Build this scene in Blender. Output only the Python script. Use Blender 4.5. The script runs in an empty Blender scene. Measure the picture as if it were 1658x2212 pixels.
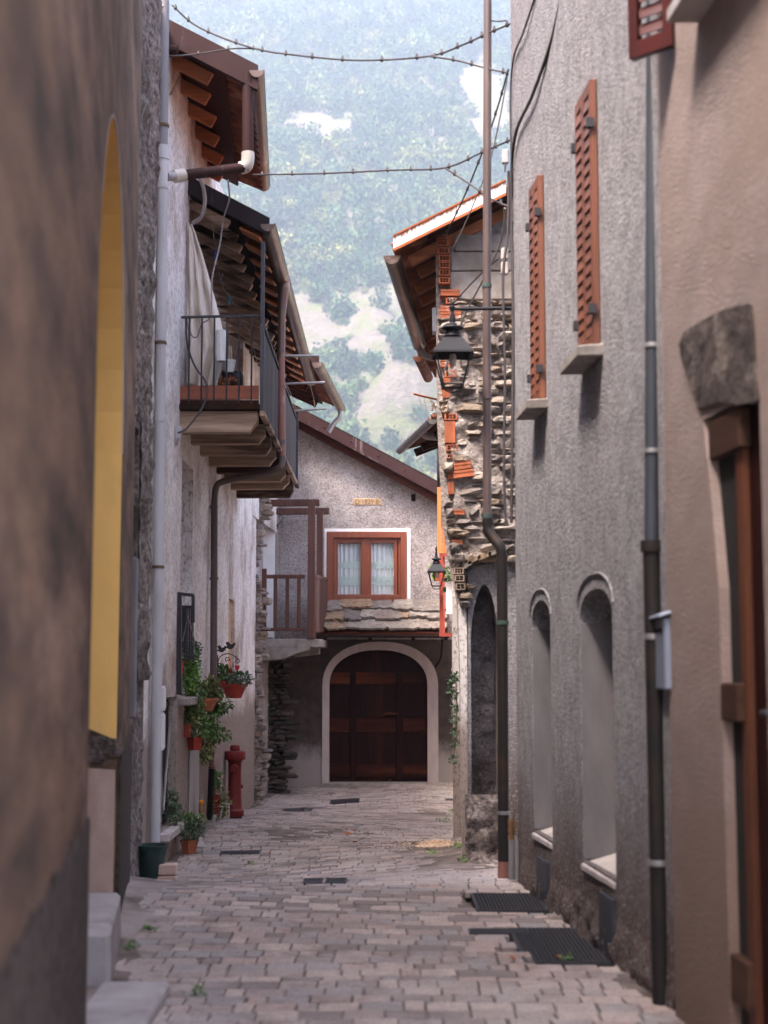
import bpy, bmesh, math, random
from mathutils import Vector as V, noise
from mathutils.geometry import tessellate_polygon
import numpy as np
R = random.Random(7)
# ------------------------------------------------------------------ scene, camera
sc = bpy.context.scene
COL = sc.collection
F, CX, CY, HZ = 3200.0, 829.0, 1106.0, 1440.0      # survey of the photograph: focal length, centre and horizon
TILT = math.atan((HZ - CY) / F)
CT, ST = math.cos(TILT), math.sin(TILT)
def ray(px, py):
    a, b = px - CX, CY - py
    return V((a, F * CT - b * ST, b * CT + F * ST))
def P(px, py, s):                                   # survey point at the distance where 1 m spans s units
    d = ray(px, py); return d * ((F / s) / d.y)
def zat(py, y): b = CY - py; return y * (b * CT + F * ST) / (F * CT - b * ST)
def on_plane(px, py, pl):                           # wall x = a + b*y
    d = ray(px, py); return d * (pl[0] / (d.x - pl[1] * d.y))
def YZ(px, py, pl):
    p = on_plane(px, py, pl); return (p.y, p.z)
def lerp(a, b, t): return a + (b - a) * t
def prof(pts, y):
    if y <= pts[0][0]: return pts[0][1]
    for (a, b), (c, d) in zip(pts, pts[1:]):
        if y <= c:
            t = (y - a) / (c - a); t = t * t * (3 - 2 * t); return lerp(b, d, t)
    return pts[-1][1]
GR = [(0, -1.45), (10.2, -1.45), (12.5, -1.6), (16, -1.76), (20, -1.93), (24.8, -1.9)]
GL = [(0, -1.45), (6.5, -1.46), (9.4, -1.40), (10.4, -1.47), (11.6, -1.70), (12.6, -1.74), (14.8, -1.71), (16.4, -1.69), (19.3, -1.9), (22.4, -2.04), (24.8, -1.97)]
def gz(x, y):
    t = min(1, max(0, (x + 1.7) / 2.5)); t = t * t * (3 - 2 * t)
    return lerp(prof(GL, y), prof(GR, y), t)
def onG(px, py):
    d = ray(px, py); t = 2.0 / d.y
    for i in range(4000):
        p = d * t
        if p.z < gz(p.x, p.y): break
        t += 0.008 / d.y
    return p
cam = bpy.data.cameras.new('camera'); co = bpy.data.objects.new('camera', cam); COL.objects.link(co)
cam.sensor_fit = 'HORIZONTAL'; cam.sensor_width = 24.0; cam.lens = 24.0 * F / 1658.0
cam.clip_start = 0.05; cam.clip_end = 6000
co.rotation_euler = (math.pi / 2 + TILT, 0, 0)
cam.dof.use_dof = True; cam.dof.focus_distance = 17.5; cam.dof.aperture_fstop = 1.9
sc.camera = co
sc.view_settings.view_transform = 'Standard'; sc.view_settings.look = 'None'; sc.view_settings.gamma = 1
sc.view_settings.exposure = 2.62
# ------------------------------------------------------------------ light
w = bpy.data.worlds.new('World'); sc.world = w; w.use_nodes = True
nt = w.node_tree; bg = nt.nodes['Background']
sky = nt.nodes.new('ShaderNodeTexSky'); sky.sky_type = 'NISHITA'; sky.sun_disc = False
SEL, SAZ = math.radians(60), math.radians(222)
sky.sun_elevation = SEL; sky.sun_rotation = SAZ; sky.air_density = 1.0; sky.dust_density = 5.0; sky.ozone_density = .7
nt.links.new(sky.outputs[0], bg.inputs[0]); bg.inputs[1].default_value = 0.15
sl = bpy.data.lights.new('sun', 'SUN'); sl.energy = 2.2; sl.angle = math.radians(15); sl.color = (1, .93, .84)
so = bpy.data.objects.new('sun', sl); COL.objects.link(so)
sd = V((math.sin(SAZ) * math.cos(SEL), math.cos(SAZ) * math.cos(SEL), math.sin(SEL)))   # towards the sun
so.rotation_euler = sd.to_track_quat('Z', 'Y').to_euler(); so.location = sd * 60
# ------------------------------------------------------------------ materials
def mat(name, c1, c2=None, rough=.85, scale=6, stretch=(1, 1, 1), bump=.0, bscale=40, bdist=.01, stain=None, sscale=1.0, sstretch=(1, 1, .4),
        slo=.5, shi=.7, dirt_and_light=None, metal=0, island=0, voro=0, spec=.3, ramp=None, alpha=1, speck=None, speck2=None, trans=0, detail=6):
    m = bpy.data.materials.new(name); m.use_nodes = True; t = m.node_tree; N = t.nodes; L = t.links
    b = N['Principled BSDF']; b.inputs['Roughness'].default_value = rough; b.inputs['Metallic'].default_value = metal
    b.inputs['Specular IOR Level'].default_value = spec
    c2 = c2 or tuple(min(1, x * .7) for x in c1)
    g = N.new('ShaderNodeNewGeometry')
    def mapped(s):
        q = N.new('ShaderNodeVectorMath'); q.operation = 'MULTIPLY'; L.new(g.outputs['Position'], q.inputs[0]); q.inputs[1].default_value = s; return q.outputs[0]
    def noi(sc_, s=(1, 1, 1), det=6, ro=.6):
        n = N.new('ShaderNodeTexNoise'); n.inputs['Scale'].default_value = sc_; n.inputs['Detail'].default_value = det; n.inputs['Roughness'].default_value = ro
        L.new(mapped(s), n.inputs['Vector']); return n.outputs['Fac']
    def rng(x, lo, hi, a=0, z=1):
        r = N.new('ShaderNodeMapRange'); L.new(x, r.inputs[0]); r.inputs[1].default_value = lo; r.inputs[2].default_value = hi; r.inputs[3].default_value = a; r.inputs[4].default_value = z; return r.outputs[0]
    def mix(f, a, c, mode='MIX'):
        x = N.new('ShaderNodeMix'); x.data_type = 'RGBA'; x.blend_type = mode
        for sk, val in ((x.inputs[0], f), (x.inputs[6], a), (x.inputs[7], c)):
            if hasattr(val, 'is_output'): L.new(val, sk)
            elif isinstance(val, tuple): sk.default_value = (*val[:3], 1)
            else: sk.default_value = val
        return x.outputs[2]
    if ramp:
        rp = N.new('ShaderNodeValToRGB'); rp.color_ramp.interpolation = 'CONSTANT'
        el = rp.color_ramp.elements
        while len(el) < len(ramp): el.new(.5)
        for i, c in enumerate(ramp): el[i].position = i / len(ramp); el[i].color = (*c, 1)
        L.new(g.outputs['Random Per Island'], rp.inputs[0])
        col = mix(rng(noi(scale, stretch, detail), .3, .7, 0, .55), rp.outputs[0], c2)
    else:
        col = mix(rng(noi(scale, stretch, detail), .32, .68), c1, c2)
    if island:
        h = N.new('ShaderNodeHueSaturation'); L.new(col, h.inputs['Color']); L.new(rng(g.outputs['Random Per Island'], 0, 1, 1 - island, 1 + island), h.inputs['Value']); col = h.outputs[0]
    if stain: col = mix(rng(noi(sscale, sstretch, 8, .65), slo, shi), col, stain)
    if dirt_and_light:                                          # (colour, z at full, z at none, noise amplitude, noise scale)
        z = N.new('ShaderNodeSeparateXYZ'); L.new(g.outputs['Position'], z.inputs[0])
        a = N.new('ShaderNodeMath'); a.operation = 'MULTIPLY_ADD'; L.new(noi(dirt_and_light[4], (1, 1, 1), 8, .7), a.inputs[0]); a.inputs[1].default_value = dirt_and_light[3]; L.new(z.outputs[2], a.inputs[2])
        col = mix(rng(a.outputs[0], dirt_and_light[1] + dirt_and_light[3] * .5, dirt_and_light[2] + dirt_and_light[3] * .5, 1, 0), col, dirt_and_light[0])
    if speck: col = mix(rng(noi(speck[1], (1, 1, speck[3] if len(speck) > 3 else 1), 3, .7), .5, .5 + speck[2]), col, speck[0])
    if speck2: col = mix(rng(noi(speck2[1], (1.03, .97, 1.1), 4, .7), .52, .52 + speck2[2]), col, speck2[0])
    L.new(col, b.inputs['Base Color'])
    if bump:
        hgt = noi(bscale, (1, 1, 1), 5, .65)
        if voro:
            vo = N.new('ShaderNodeTexVoronoi'); vo.inputs['Scale'].default_value = voro; L.new(g.outputs['Position'], vo.inputs['Vector'])
            a = N.new('ShaderNodeMath'); a.operation = 'MULTIPLY_ADD'; L.new(vo.outputs['Distance'], a.inputs[0]); a.inputs[1].default_value = -.6; L.new(hgt, a.inputs[2]); hgt = a.outputs[0]
        bp = N.new('ShaderNodeBump'); bp.inputs['Strength'].default_value = bump; bp.inputs['Distance'].default_value = bdist
        L.new(hgt, bp.inputs['Height']); L.new(bp.outputs[0], b.inputs['Normal'])
    if alpha < 1: m.surface_render_method = 'BLENDED'
    if trans: b.inputs['Transmission Weight'].default_value = trans; b.inputs['IOR'].default_value = 1.45
    if alpha < 1: b.inputs['Alpha'].default_value = alpha
    return m
def wood(name, c1, c2, axis='z', rough=.6, scale=14, bump=.25, stain=None, island=.15, spec=.3, slo=.5, shi=.68):
    st = {'x': (.06, 1, 1), 'y': (1, .06, 1), 'z': (1, 1, .06)}[axis]
    return mat(name, c1, c2, rough, scale, st, bump, 60, .004, stain, 2.2, st and tuple(max(.12, q) for q in st), island=island, spec=spec, slo=slo, shi=shi)
MT = {}
MT['rg'] = mat('grey_roughcast', (.32, .297, .313), (.185, .17, .18), .95, 9, (1, 1, .8), .9, 46, .03, (.22, .185, .195), .45, (1, 1, .35), .46, .66, dirt_and_light=((.10, .066, .054), -1.2, -.55, 1.0, 2.2), voro=0, speck=((.13, .11, .115), 36, .2), speck2=((.55, .50, .53), 44, .35))
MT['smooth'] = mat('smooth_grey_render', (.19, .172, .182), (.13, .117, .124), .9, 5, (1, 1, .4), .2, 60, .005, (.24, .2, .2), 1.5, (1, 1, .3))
MT['rn'] = mat('beige_render', (.30, .226, .21), (.215, .16, .146), .9, 9, (1, .4, .7), .7, 60, .012, (.25, .175, .145), 1.6, (1, .3, .6), .46, .7, dirt_and_light=((.16, .10, .075), -1.3, .3, 1.0, 1.4))
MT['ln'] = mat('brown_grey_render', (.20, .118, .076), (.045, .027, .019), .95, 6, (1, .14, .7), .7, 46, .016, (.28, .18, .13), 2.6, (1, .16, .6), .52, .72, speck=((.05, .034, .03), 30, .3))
MT['ln_base'] = mat('dark_rough_plinth', (.105, .074, .062), (.032, .023, .02), 1, 18, (1, 1, 1), .9, 40, .03, voro=24)
MT['yellow'] = mat('ochre_yellow_paint', (.95, .58, .19), (.90, .53, .165), .75, 3, bump=.3, bscale=50, bdist=.006, stain=(.74, .45, .16), sscale=1.5)
MT['pinkish'] = mat('pinkish_bare_plaster', (.52, .38, .32), (.42, .29, .24), .95, 5, bump=.4, bscale=40, stain=(.35, .22, .17), sscale=2)
MT['roughstone'] = mat('old_rubble_wall', (.36, .29, .265), (.055, .04, .036), 1, 26, (1, 1, .9), 1, 30, .05, (.08, .058, .05), 2.6, (1, 1, .6), .5, .66, voro=0)
MT['white'] = mat('worn_white_plaster', (.82, .75, .73), (.62, .55, .53), .9, 5, (1, .5, .5), .6, 40, .014, (.30, .215, .175), 2.0, (1, .5, .5), .49, .68, dirt_and_light=((.30, .235, .21), -.62, -.35, .5, 1.4), speck=((.13, .092, .08), 34, .22, .6))
MT['fh'] = mat('grey_brown_roughcast', (.35, .29, .28), (.205, .168, .158), .95, 7, (1, 1, 1), .9, 34, .03, (.50, .44, .44), .7, (1, 1, 1), .48, .66, voro=0, speck=((.11, .088, .082), 26, .2), speck2=((.56, .50, .49), 30, .25))
MT['fh_low_shaded'] = mat('shade_darkened_render', (.10, .072, .062), (.052, .038, .034), .95, 7, bump=.6, bscale=45, bdist=.012, dirt_and_light=((.33, .28, .27), -1.55, -1.2, .6, 5))  # canopy shade painted into the render colour, with a lighter foot
MT['surround'] = mat('pale_lime_surround', (.56, .47, .45), (.44, .365, .345), .9, 8, (1, 1, .4), .3, 40, .008, (.33, .26, .24), 1.6, (1, 1, .4))
MT['limewhite'] = mat('white_limewash', (.84, .80, .80), (.74, .70, .70), .85, 6, bump=.25, bscale=40, bdist=.006)
MT['stone'] = mat('split_field_stone', (.3, .24, .21), (.10, .078, .07), .95, 9, (.6, .6, 2.2), .9, 24, .03, ramp=[(.30, .25, .225), (.22, .175, .155), (.36, .285, .235), (.17, .14, .13), (.40, .33, .29), (.26, .19, .14)])
MT['stone_dark'] = mat('dark_pier_stone', (.1, .08, .07), (.03, .025, .022), .9, 9, (.6, .6, 2.5), .9, 24, .02, ramp=[(.075, .058, .05), (.05, .04, .036), (.10, .075, .06), (.06, .05, .046)])  # darker tones than the split field stone
MT['mortar'] = mat('crumbly_lime_mortar', (.46, .39, .365), (.22, .175, .155), 1, 24, bump=1, bscale=34, bdist=.04)
MT['brickred'] = mat('orange_hollow_brick', (.45, .135, .06), (.28, .075, .035), .85, 10, bump=.3, bscale=50, bdist=.004, island=.2, stain=(.5, .4, .36), sscale=9, sstretch=(1, 1, 1), slo=.56, shi=.7)
MT['brickpale'] = mat('pale_hollow_brick', (.36, .26, .2), (.26, .18, .14), .9, 10, bump=.3, bscale=50, island=.15)
MT['hole'] = mat('cavity_shade_fill', (.012, .008, .007), rough=1)  # near-black colour painting the darkness inside openings
MT['slate'] = mat('schist_roof_slab', (.3, .25, .22), (.085, .066, .058), .85, 9, (1, 1, 1), .9, 26, .025, ramp=[(.24, .19, .165), (.16, .13, .12), (.31, .20, .12), (.19, .16, .145), (.29, .245, .21)], stain=(.33, .30, .27), sscale=5, sstretch=(1, 1, 1), slo=.56, shi=.7, speck=((.05, .036, .03), 16, .25))
MT['paver'] = mat('porphyry_setts', (.3, .22, .2), (.205, .165, .16), .88, 14, bump=.5, bscale=50, bdist=.008, ramp=[(.40, .30, .265), (.33, .26, .235), (.29, .262, .255), (.48, .38, .335), (.20, .162, .15), (.37, .30, .275)], stain=(.43, .365, .345), sscale=.6, sstretch=(1, 1, 1), slo=.46, shi=.64, speck=((.13, .092, .085), 60, .25), speck2=((.17, .125, .112), 2.2, .22))
MT['sand'] = mat('joint_sand', (.20, .155, .138), (.075, .055, .047), 1, 6, bump=.6, bscale=70, bdist=.006, stain=(.31, .25, .235), sscale=.8, sstretch=(1, 1, 1), slo=.48, shi=.62)
MT['concrete'] = mat('weathered_concrete', (.36, .32, .30), (.24, .205, .19), .9, 9, bump=.4, bscale=40, bdist=.008, stain=(.17, .13, .11), sscale=2.5, sstretch=(1, 1, .5))
MT['sillstone'] = mat('pale_sill_stone', (.52, .46, .45), (.36, .31, .295), .85, 8, bump=.25, bscale=40, bdist=.006)
MT['slabstone'] = mat('light_grey_slab', (.40, .36, .36), (.29, .255, .25), .8, 4, bump=.4, bscale=30, bdist=.01, stain=(.19, .15, .135), sscale=3, sstretch=(1, 1, 1), slo=.52, shi=.7)
MT['brownmetal'] = mat('brown_painted_metal', (.042, .018, .018), (.03, .014, .014), .65, 4, metal=.0, spec=.1, stain=(.20, .15, .145), sscale=5, sstretch=(1, 1, .12), slo=.6, shi=.72)
MT['darkmetal'] = mat('dark_brown_flashing', (.026, .018, .02), (.02, .014, .016), .6, 4, metal=.0, spec=.1, stain=(.14, .115, .12), sscale=5, sstretch=(1, 1, .12), slo=.6, shi=.75)
MT['copper'] = mat('brown_gutter_metal', (.16, .10, .08), (.105, .066, .054), .35, 3, metal=.45, spec=.5, stain=(.33, .25, .21), sscale=6, sstretch=(1, .3, 1), slo=.55, shi=.7)
MT['greymetal'] = mat('grey_galvanised', (.33, .31, .31), (.22, .205, .205), .45, 6, metal=.5, spec=.5)
MT['pvcgrey'] = mat('grey_pvc', (.42, .40, .42), (.34, .32, .335), .45, 2, (1, 1, .2), spec=.45, stain=(.24, .21, .205), sscale=2.5, sstretch=(1, 1, .2), slo=.55, shi=.7)
MT['pvcdark'] = mat('dirty_grey_pvc', (.19, .175, .19), (.125, .115, .125), .5, 3, (1, 1, .2), spec=.4)
MT['pvcwhite'] = mat('cream_pvc', (.52, .46, .42), (.40, .34, .30), .4, 6, spec=.5, stain=(.4, .3, .24), sscale=8, sstretch=(1, 1, 1), slo=.58, shi=.7)
MT['pinkpipe'] = mat('red_brown_pipe', (.27, .115, .09), (.2, .082, .066), .5, 4, (1, 1, .2), spec=.4, stain=(.36, .24, .21), sscale=8, sstretch=(1, 1, .5), slo=.6, shi=.7)
MT['brownpipe'] = mat('brown_drainpipe_paint', (.105, .07, .066), (.075, .05, .05), .42, 4, (1, 1, .2), spec=.45, stain=(.17, .12, .105), sscale=4, sstretch=(1, 1, .15))
MT['blackpipe'] = mat('black_iron', (.014, .011, .011), (.022, .016, .014), .65, 8, spec=.2, stain=(.05, .022, .014), sscale=5, slo=.55, shi=.7)
MT['bluezinc'] = mat('blue_grey_zinc', (.045, .048, .06), (.03, .032, .042), .55, 8, (1, 1, .2), spec=.3, stain=(.12, .12, .125), sscale=7, slo=.58, shi=.7)
MT['lampmetal'] = mat('dark_grey_lamp_paint', (.013, .012, .017), (.009, .008, .012), .6, 5, spec=.2)
MT['terracotta'] = mat('terracotta_tile', (.19, .055, .026), (.07, .022, .013), .85, 9, bump=.4, bscale=40, bdist=.01, stain=(.32, .14, .08), sscale=4, sstretch=(1, 1, 1), slo=.52, shi=.7)
MT['darkwood'] = wood('dark_stained_boards', (.055, .014, .008), (.024, .008, .005), 'x', spec=.04)
MT['rafter'] = wood('reddish_rafter', (.44, .15, .06), (.24, .08, .034), 'x', .7)
MT['oldrafter'] = wood('weathered_rafter', (.66, .50, .40), (.30, .19, .14), 'x', .85, 16, .5, (.05, .03, .022), .25, slo=.5, shi=.6)
MT['oldboard'] = wood('rotten_boards', (.045, .018, .01), (.012, .008, .006), 'y', .9, 18, .6, (.02, .014, .012), .3, .04, slo=.48, shi=.6)
MT['joist'] = wood('peeling_painted_joist', (.40, .29, .215), (.14, .078, .05), 'x', .9, 18, .9, (.045, .02, .012), .2, slo=.49, shi=.58)
MT['redboard'] = wood('red_brown_board', (.25, .072, .034), (.15, .042, .022), 'x', .6, 10, .25, (.40, .23, .13), .1, slo=.6, shi=.72)
MT['slats'] = wood('blue_grey_slats', (.125, .098, .093), (.06, .047, .045), 'z', .8, 12, .25, (.055, .047, .05), .25, .06)
MT['woodrail'] = wood('weathered_balcony_wood', (.115, .046, .033), (.06, .025, .02), 'z', .6, 12, .3, (.26, .175, .14), .2, slo=.56, shi=.72)
MT['windowwood'] = wood('varnished_window_wood', (.22, .055, .024), (.14, .034, .016), 'z', .38, 16, .12, None, .05, .5)
MT['shutter'] = wood('orange_brown_shutter_wood', (.17, .054, .026), (.085, .026, .014), 'z', .5, 12, .15, None, .12, .4)
MT['redshutter'] = wood('red_painted_shutter', (.055, .005, .004), (.03, .003, .003), 'z', .4, 10, .1, None, .1, .5)
MT['doorwood'] = wood('dark_red_brown_planks', (.026, .005, .004), (.010, .003, .003), 'z', .5, 12, .25, (.085, .02, .010), .15, .12, slo=.56, shi=.74)
MT['dooraccent'] = wood('lit_door_rail', (.04, .008, .005), (.018, .004, .003), 'x', .5, 12, .25, (.20, .05, .015), .5, .12, slo=.52, shi=.72)  # orange patches paint the lit look of the rails into the wood
MT['orangewood'] = wood('orange_varnished_wood', (.55, .20, .06), (.38, .12, .035), 'z', .45, 12, .15, None, .1, .4)
MT['doorframe'] = wood('brown_door_frame', (.10, .032, .015), (.045, .016, .009), 'z', .6, 12, .3, (.17, .06, .025), .1, .15, slo=.55, shi=.7)
MT['blackiron'] = mat('black_painted_iron', (.017, .015, .020), (.026, .022, .028), .5, 8, spec=.4)
MT['redsteel'] = mat('red_oxide_steel', (.36, .062, .04), (.25, .042, .028), .55, 10, spec=.4, stain=(.15, .06, .045), sscale=6, sstretch=(1, 1, .3), slo=.58, shi=.7)
MT['hydrant'] = mat('dull_red_hydrant_paint', (.20, .019, .018), (.13, .013, .013), .5, 8, spec=.3, stain=(.13, .022, .022), sscale=7, sstretch=(1, 1, .4), slo=.55, shi=.72)
MT['potred'] = mat('red_plastic_pot', (.36, .042, .026), (.29, .034, .022), .5, 6, spec=.4)
MT['potclay'] = mat('clay_pot', (.44, .14, .066), (.33, .10, .05), .8, 10, bump=.2, stain=(.46, .26, .18), sscale=8)
MT['potgreen'] = mat('dark_green_tub', (.014, .034, .030), (.010, .024, .022), .5, 6, spec=.4)
MT['soil'] = mat('potting_soil', (.035, .024, .018), rough=1, scale=40)
MT['leaf'] = mat('leaf_green', (.13, .23, .055), (.07, .14, .035), .55, 20, island=.45, spec=.4)
MT['leafgrey'] = mat('grey_green_leaf', (.13, .19, .11), (.085, .13, .07), .6, 20, island=.4)
MT['leafbright'] = mat('bright_green_leaf', (.20, .36, .07), (.11, .24, .04), .55, 20, island=.4)
MT['leafolive'] = mat('olive_leaf', (.20, .21, .07), (.12, .125, .045), .6, 20, island=.45)
MT['stem'] = mat('brown_stem', (.13, .085, .05), rough=.9)
MT['deadleaf'] = mat('orange_dry_leaf', (.44, .15, .04), (.26, .07, .025), .7, 40, island=.3)
MT['flower'] = mat('red_flower', (.65, .03, .06), (.5, .02, .05), .6)
MT['curtain'] = mat('cream_cloth', (.66, .58, .51), (.56, .48, .415), .95, 5, (1, 1, .3), bump=.1, bscale=200, bdist=.002, stain=(.46, .37, .29), sscale=2, sstretch=(1, 1, .4))
MT['lace'] = mat('white_net_curtain', (.72, .75, .78), (.62, .66, .68), .95, 60, (1, 1, .05))
MT['lacetrim'] = mat('lace_band_green_white', (.62, .72, .70), (.40, .54, .51), .95, 60)
MT['glass'] = mat('window_glass', (.05, .06, .06), (.05, .06, .06), .02, spec=.6, alpha=.1)
MT['rust'] = mat('flaking_white_metal', (.83, .80, .80), (.74, .70, .70), .5, 6, stain=(.42, .13, .045), sscale=16, sstretch=(1.3, 1.3, .1), slo=.62, shi=.7, spec=.4)
MT['rustline'] = mat('rusty_edge', (.40, .12, .045), (.30, .085, .035), .85, 14)
MT['sandstone'] = mat('yellow_sandstone', (.52, .34, .20), (.40, .25, .14), .9, 18, bump=.4, bscale=60, bdist=.006)
MT['whitebox'] = mat('white_plastic', (.74, .72, .73), (.68, .66, .67), .5, 4, stain=(.52, .47, .45), sscale=5)
MT['bluebox'] = mat('pale_blue_grey_metal', (.23, .25, .32), (.19, .21, .27), .4, 3, metal=.15, spec=.5)
MT['orangecap'] = mat('orange_cap', (.85, .30, .02), (.75, .25, .02), .5)
MT['brass'] = mat('dull_brass', (.36, .20, .10), (.26, .14, .07), .4, metal=.6)
MT['cable'] = mat('weathered_cable_sheath', (.065, .05, .055), (.04, .032, .036), .6, 20)
MT['cablegrey'] = mat('grey_cable_sheath', (.27, .235, .23), (.2, .17, .165), .6, 20)
MT['porcelain'] = mat('dirty_porcelain', (.55, .47, .44), (.30, .22, .2), .35, 14, spec=.5)
MT['grate'] = mat('dark_steel_grating', (.045, .041, .045), (.03, .028, .03), .6, 20)
MT['sawdust'] = mat('pale_sawdust', (.70, .52, .40), (.50, .33, .22), 1, 60, bump=.5, bscale=80, stain=(.28, .12, .07), sscale=14, sstretch=(1, 1, 1), slo=.56, shi=.68)
MT['darkgrit'] = mat('dark_red_grit', (.10, .045, .035), (.06, .03, .025), 1, 60)
MT['bluepeg'] = mat('blue_plastic', (.02, .035, .30), rough=.5)
MT['cyanpeg'] = mat('turquoise_plastic', (.02, .20, .34), rough=.5)
MT['cord'] = mat('beige_cord', (.42, .33, .25), (.32, .25, .19), .9)
MT['greenplastic'] = mat('green_plastic', (.02, .22, .08), rough=.5)
MT['patina'] = mat('verdigris_clamp', (.055, .085, .075), (.04, .06, .055), .7, 30)
# ------------------------------------------------------------------ mesh tools
ORG = {}
class MB:
    def __init__(s): s.v = []; s.f = []
    def add(s, vs, fs):
        o = len(s.v); s.v += [V(p) for p in vs]; s.f += [tuple(i + o for i in f) for f in fs]; return s
    def poly(s, *pts): return s.add(pts, [tuple(range(len(pts)))])
    def box(s, x0, x1, y0, y1, z0, z1): return s.hexa([(x0, y0, z0), (x1, y0, z0), (x1, y1, z0), (x0, y1, z0), (x0, y0, z1), (x1, y0, z1), (x1, y1, z1), (x0, y1, z1)])
    def hexa(s, p): return s.add(p, [(3, 2, 1, 0), (4, 5, 6, 7), (0, 1, 5, 4), (1, 2, 6, 5), (2, 3, 7, 6), (3, 0, 4, 7)])
    def bar(s, p0, p1, wd, h, up=(0, 0, 1)):
        p0, p1 = V(p0), V(p1); d = (p1 - p0).normalized(); sd_ = d.cross(V(up))
        if sd_.length < 1e-4: sd_ = d.cross(V((1, 0, 0)))
        sd_.normalize(); u = sd_.cross(d); a = sd_ * wd / 2; b = u * h / 2
        return s.hexa([p0 - a - b, p0 + a - b, p1 + a - b, p1 - a - b, p0 - a + b, p0 + a + b, p1 + a + b, p1 - a + b])
    def tube(s, pts, r, n=8, closed=False):
        pts = [V(p) for p in pts]; rs = r if isinstance(r, (list, tuple)) else [r] * len(pts)
        t0 = (pts[1] - pts[0]).normalized(); nr = t0.orthogonal().normalized(); rings = []
        for i, p in enumerate(pts):
            t = (pts[min(i + 1, len(pts) - 1)] - pts[max(i - 1, 0)]).normalized()
            nr = (nr - t * nr.dot(t)).normalized(); bn = t.cross(nr)
            rings.append([p + (nr * math.cos(2 * math.pi * k / n) + bn * math.sin(2 * math.pi * k / n)) * rs[i] for k in range(n)])
        fs = [(i * n + k, i * n + (k + 1) % n, (i + 1) * n + (k + 1) % n, (i + 1) * n + k) for i in range(len(pts) - 1) for k in range(n)]
        fs += [tuple(range(n - 1, -1, -1)), tuple((len(pts) - 1) * n + k for k in range(n))]
        return s.add([q for rg in rings for q in rg], fs)
    def lathe(s, pr, c, n=16, sx=1, sy=1, rot=0):
        c = V(c); vs = [c + V((r * sx * math.cos(2 * math.pi * k / n + rot), r * sy * math.sin(2 * math.pi * k / n + rot), z)) for r, z in pr for k in range(n)]
        fs = [(i * n + k, i * n + (k + 1) % n, (i + 1) * n + (k + 1) % n, (i + 1) * n + k) for i in range(len(pr) - 1) for k in range(n)]
        fs += [tuple(range(n - 1, -1, -1)), tuple((len(pr) - 1) * n + k for k in range(n))]
        return s.add(vs, fs)
    def prism(s, pts, d):
        n = len(pts); d = V(d); pts = [V(p) for p in pts]
        return s.add(pts + [p + d for p in pts], [tuple(range(n - 1, -1, -1)), tuple(range(n, 2 * n))] + [(i, (i + 1) % n, (i + 1) % n + n, i + n) for i in range(n)])
    def wall(s, to3, outer, holes, dv, thick=None):
        polys = [outer] + list(holes); dv = V(dv); th = V(thick) if thick else dv
        flat = [p for q in polys for p in q]
        tr = tessellate_polygon([[V((a, b, 0)) for a, b in q] for q in polys])
        s.add([to3(a, b) for a, b in flat], [tuple(t) for t in tr])
        for k, q in enumerate(polys):
            n = len(q); f = [V(to3(a, b)) for a, b in q]; e = th if k == 0 else dv
            s.add(f + [p + e for p in f], [(i, (i + 1) % n, (i + 1) % n + n, i + n) for i in range(n)])
        return s
    def stone(s, c, a, b, d, rr, j=.25):            # rough stone: half sizes along x, z, y
        c = V(c); vs = []; fs = []
        for zi in (-1, -.45, .5, 1):
            k = 1 if abs(zi) < .9 else .72
            for xx, yy in ((-1, -.75), (-.6, -1), (.55, -1), (1, -.7), (1, 1), (-1, 1)):
                q = lambda: 1 + rr.uniform(-j, j)
                vs.append(c + V((xx * a * k * q(), yy * d * k * (q() if yy < 0 else 1), zi * b * (1 + rr.uniform(-j, j) * .6))))
        for i in range(3):
            for k in range(6): fs.append((i * 6 + k, i * 6 + (k + 1) % 6, i * 6 + 6 + (k + 1) % 6, i * 6 + 6 + k))
        fs += [tuple(range(5, -1, -1)), tuple(range(18, 24))]
        return s.add(vs, fs)
    def leaf(s, p, d, up, ln, wd):
        p, d, up = V(p), V(d).normalized(), V(up); sd_ = d.cross(up)
        if sd_.length < 1e-3: sd_ = d.orthogonal()
        sd_.normalize(); n = sd_.cross(d)
        return s.add([p, p + d * ln * .5 + sd_ * wd / 2 + n * wd * .18, p + d * ln, p + d * ln * .5 - sd_ * wd / 2 + n * wd * .18], [(0, 1, 2), (0, 2, 3)])
    def bush(s, c, rad, n, ls, rr, hang=0):
        for i in range(n):
            q = V((rr.gauss(0, 1), rr.gauss(0, 1), rr.gauss(0, 1))).normalized() * (rr.random() ** .45)
            p = V(c) + V((q.x * rad[0], q.y * rad[1], q.z * rad[2]))
            d = q + V((rr.uniform(-.7, .7), rr.uniform(-.7, .7), rr.uniform(-.6, .6) - hang))
            l = ls * rr.uniform(.6, 1.3); s.leaf(p, d, (rr.uniform(-.4, .4), rr.uniform(-.4, .4), 1), l, l * .65)
        return s
    def build(s, name, m, parent=None, smooth=False, bevel=0, fix=True, angle=35):
        me = bpy.data.meshes.new(name); off = ORG.get(parent.name, V((0, 0, 0))) if parent else V((0, 0, 0))
        me.from_pydata([p - off for p in s.v], [], s.f)
        if fix:
            bm = bmesh.new(); bm.from_mesh(me); bmesh.ops.recalc_face_normals(bm, faces=bm.faces); bm.to_mesh(me); bm.free()
        if smooth:
            me.shade_smooth(); me.set_sharp_from_angle(angle=math.radians(angle))
        me.materials.append(MT[m] if isinstance(m, str) else m)
        o = bpy.data.objects.new(name, me); COL.objects.link(o)
        if parent: o.parent = parent; ORG[o.name] = off
        if bevel:
            bv = o.modifiers.new('bevel', 'BEVEL'); bv.width = bevel; bv.segments = 1; bv.limit_method = 'ANGLE'
        return o
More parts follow.
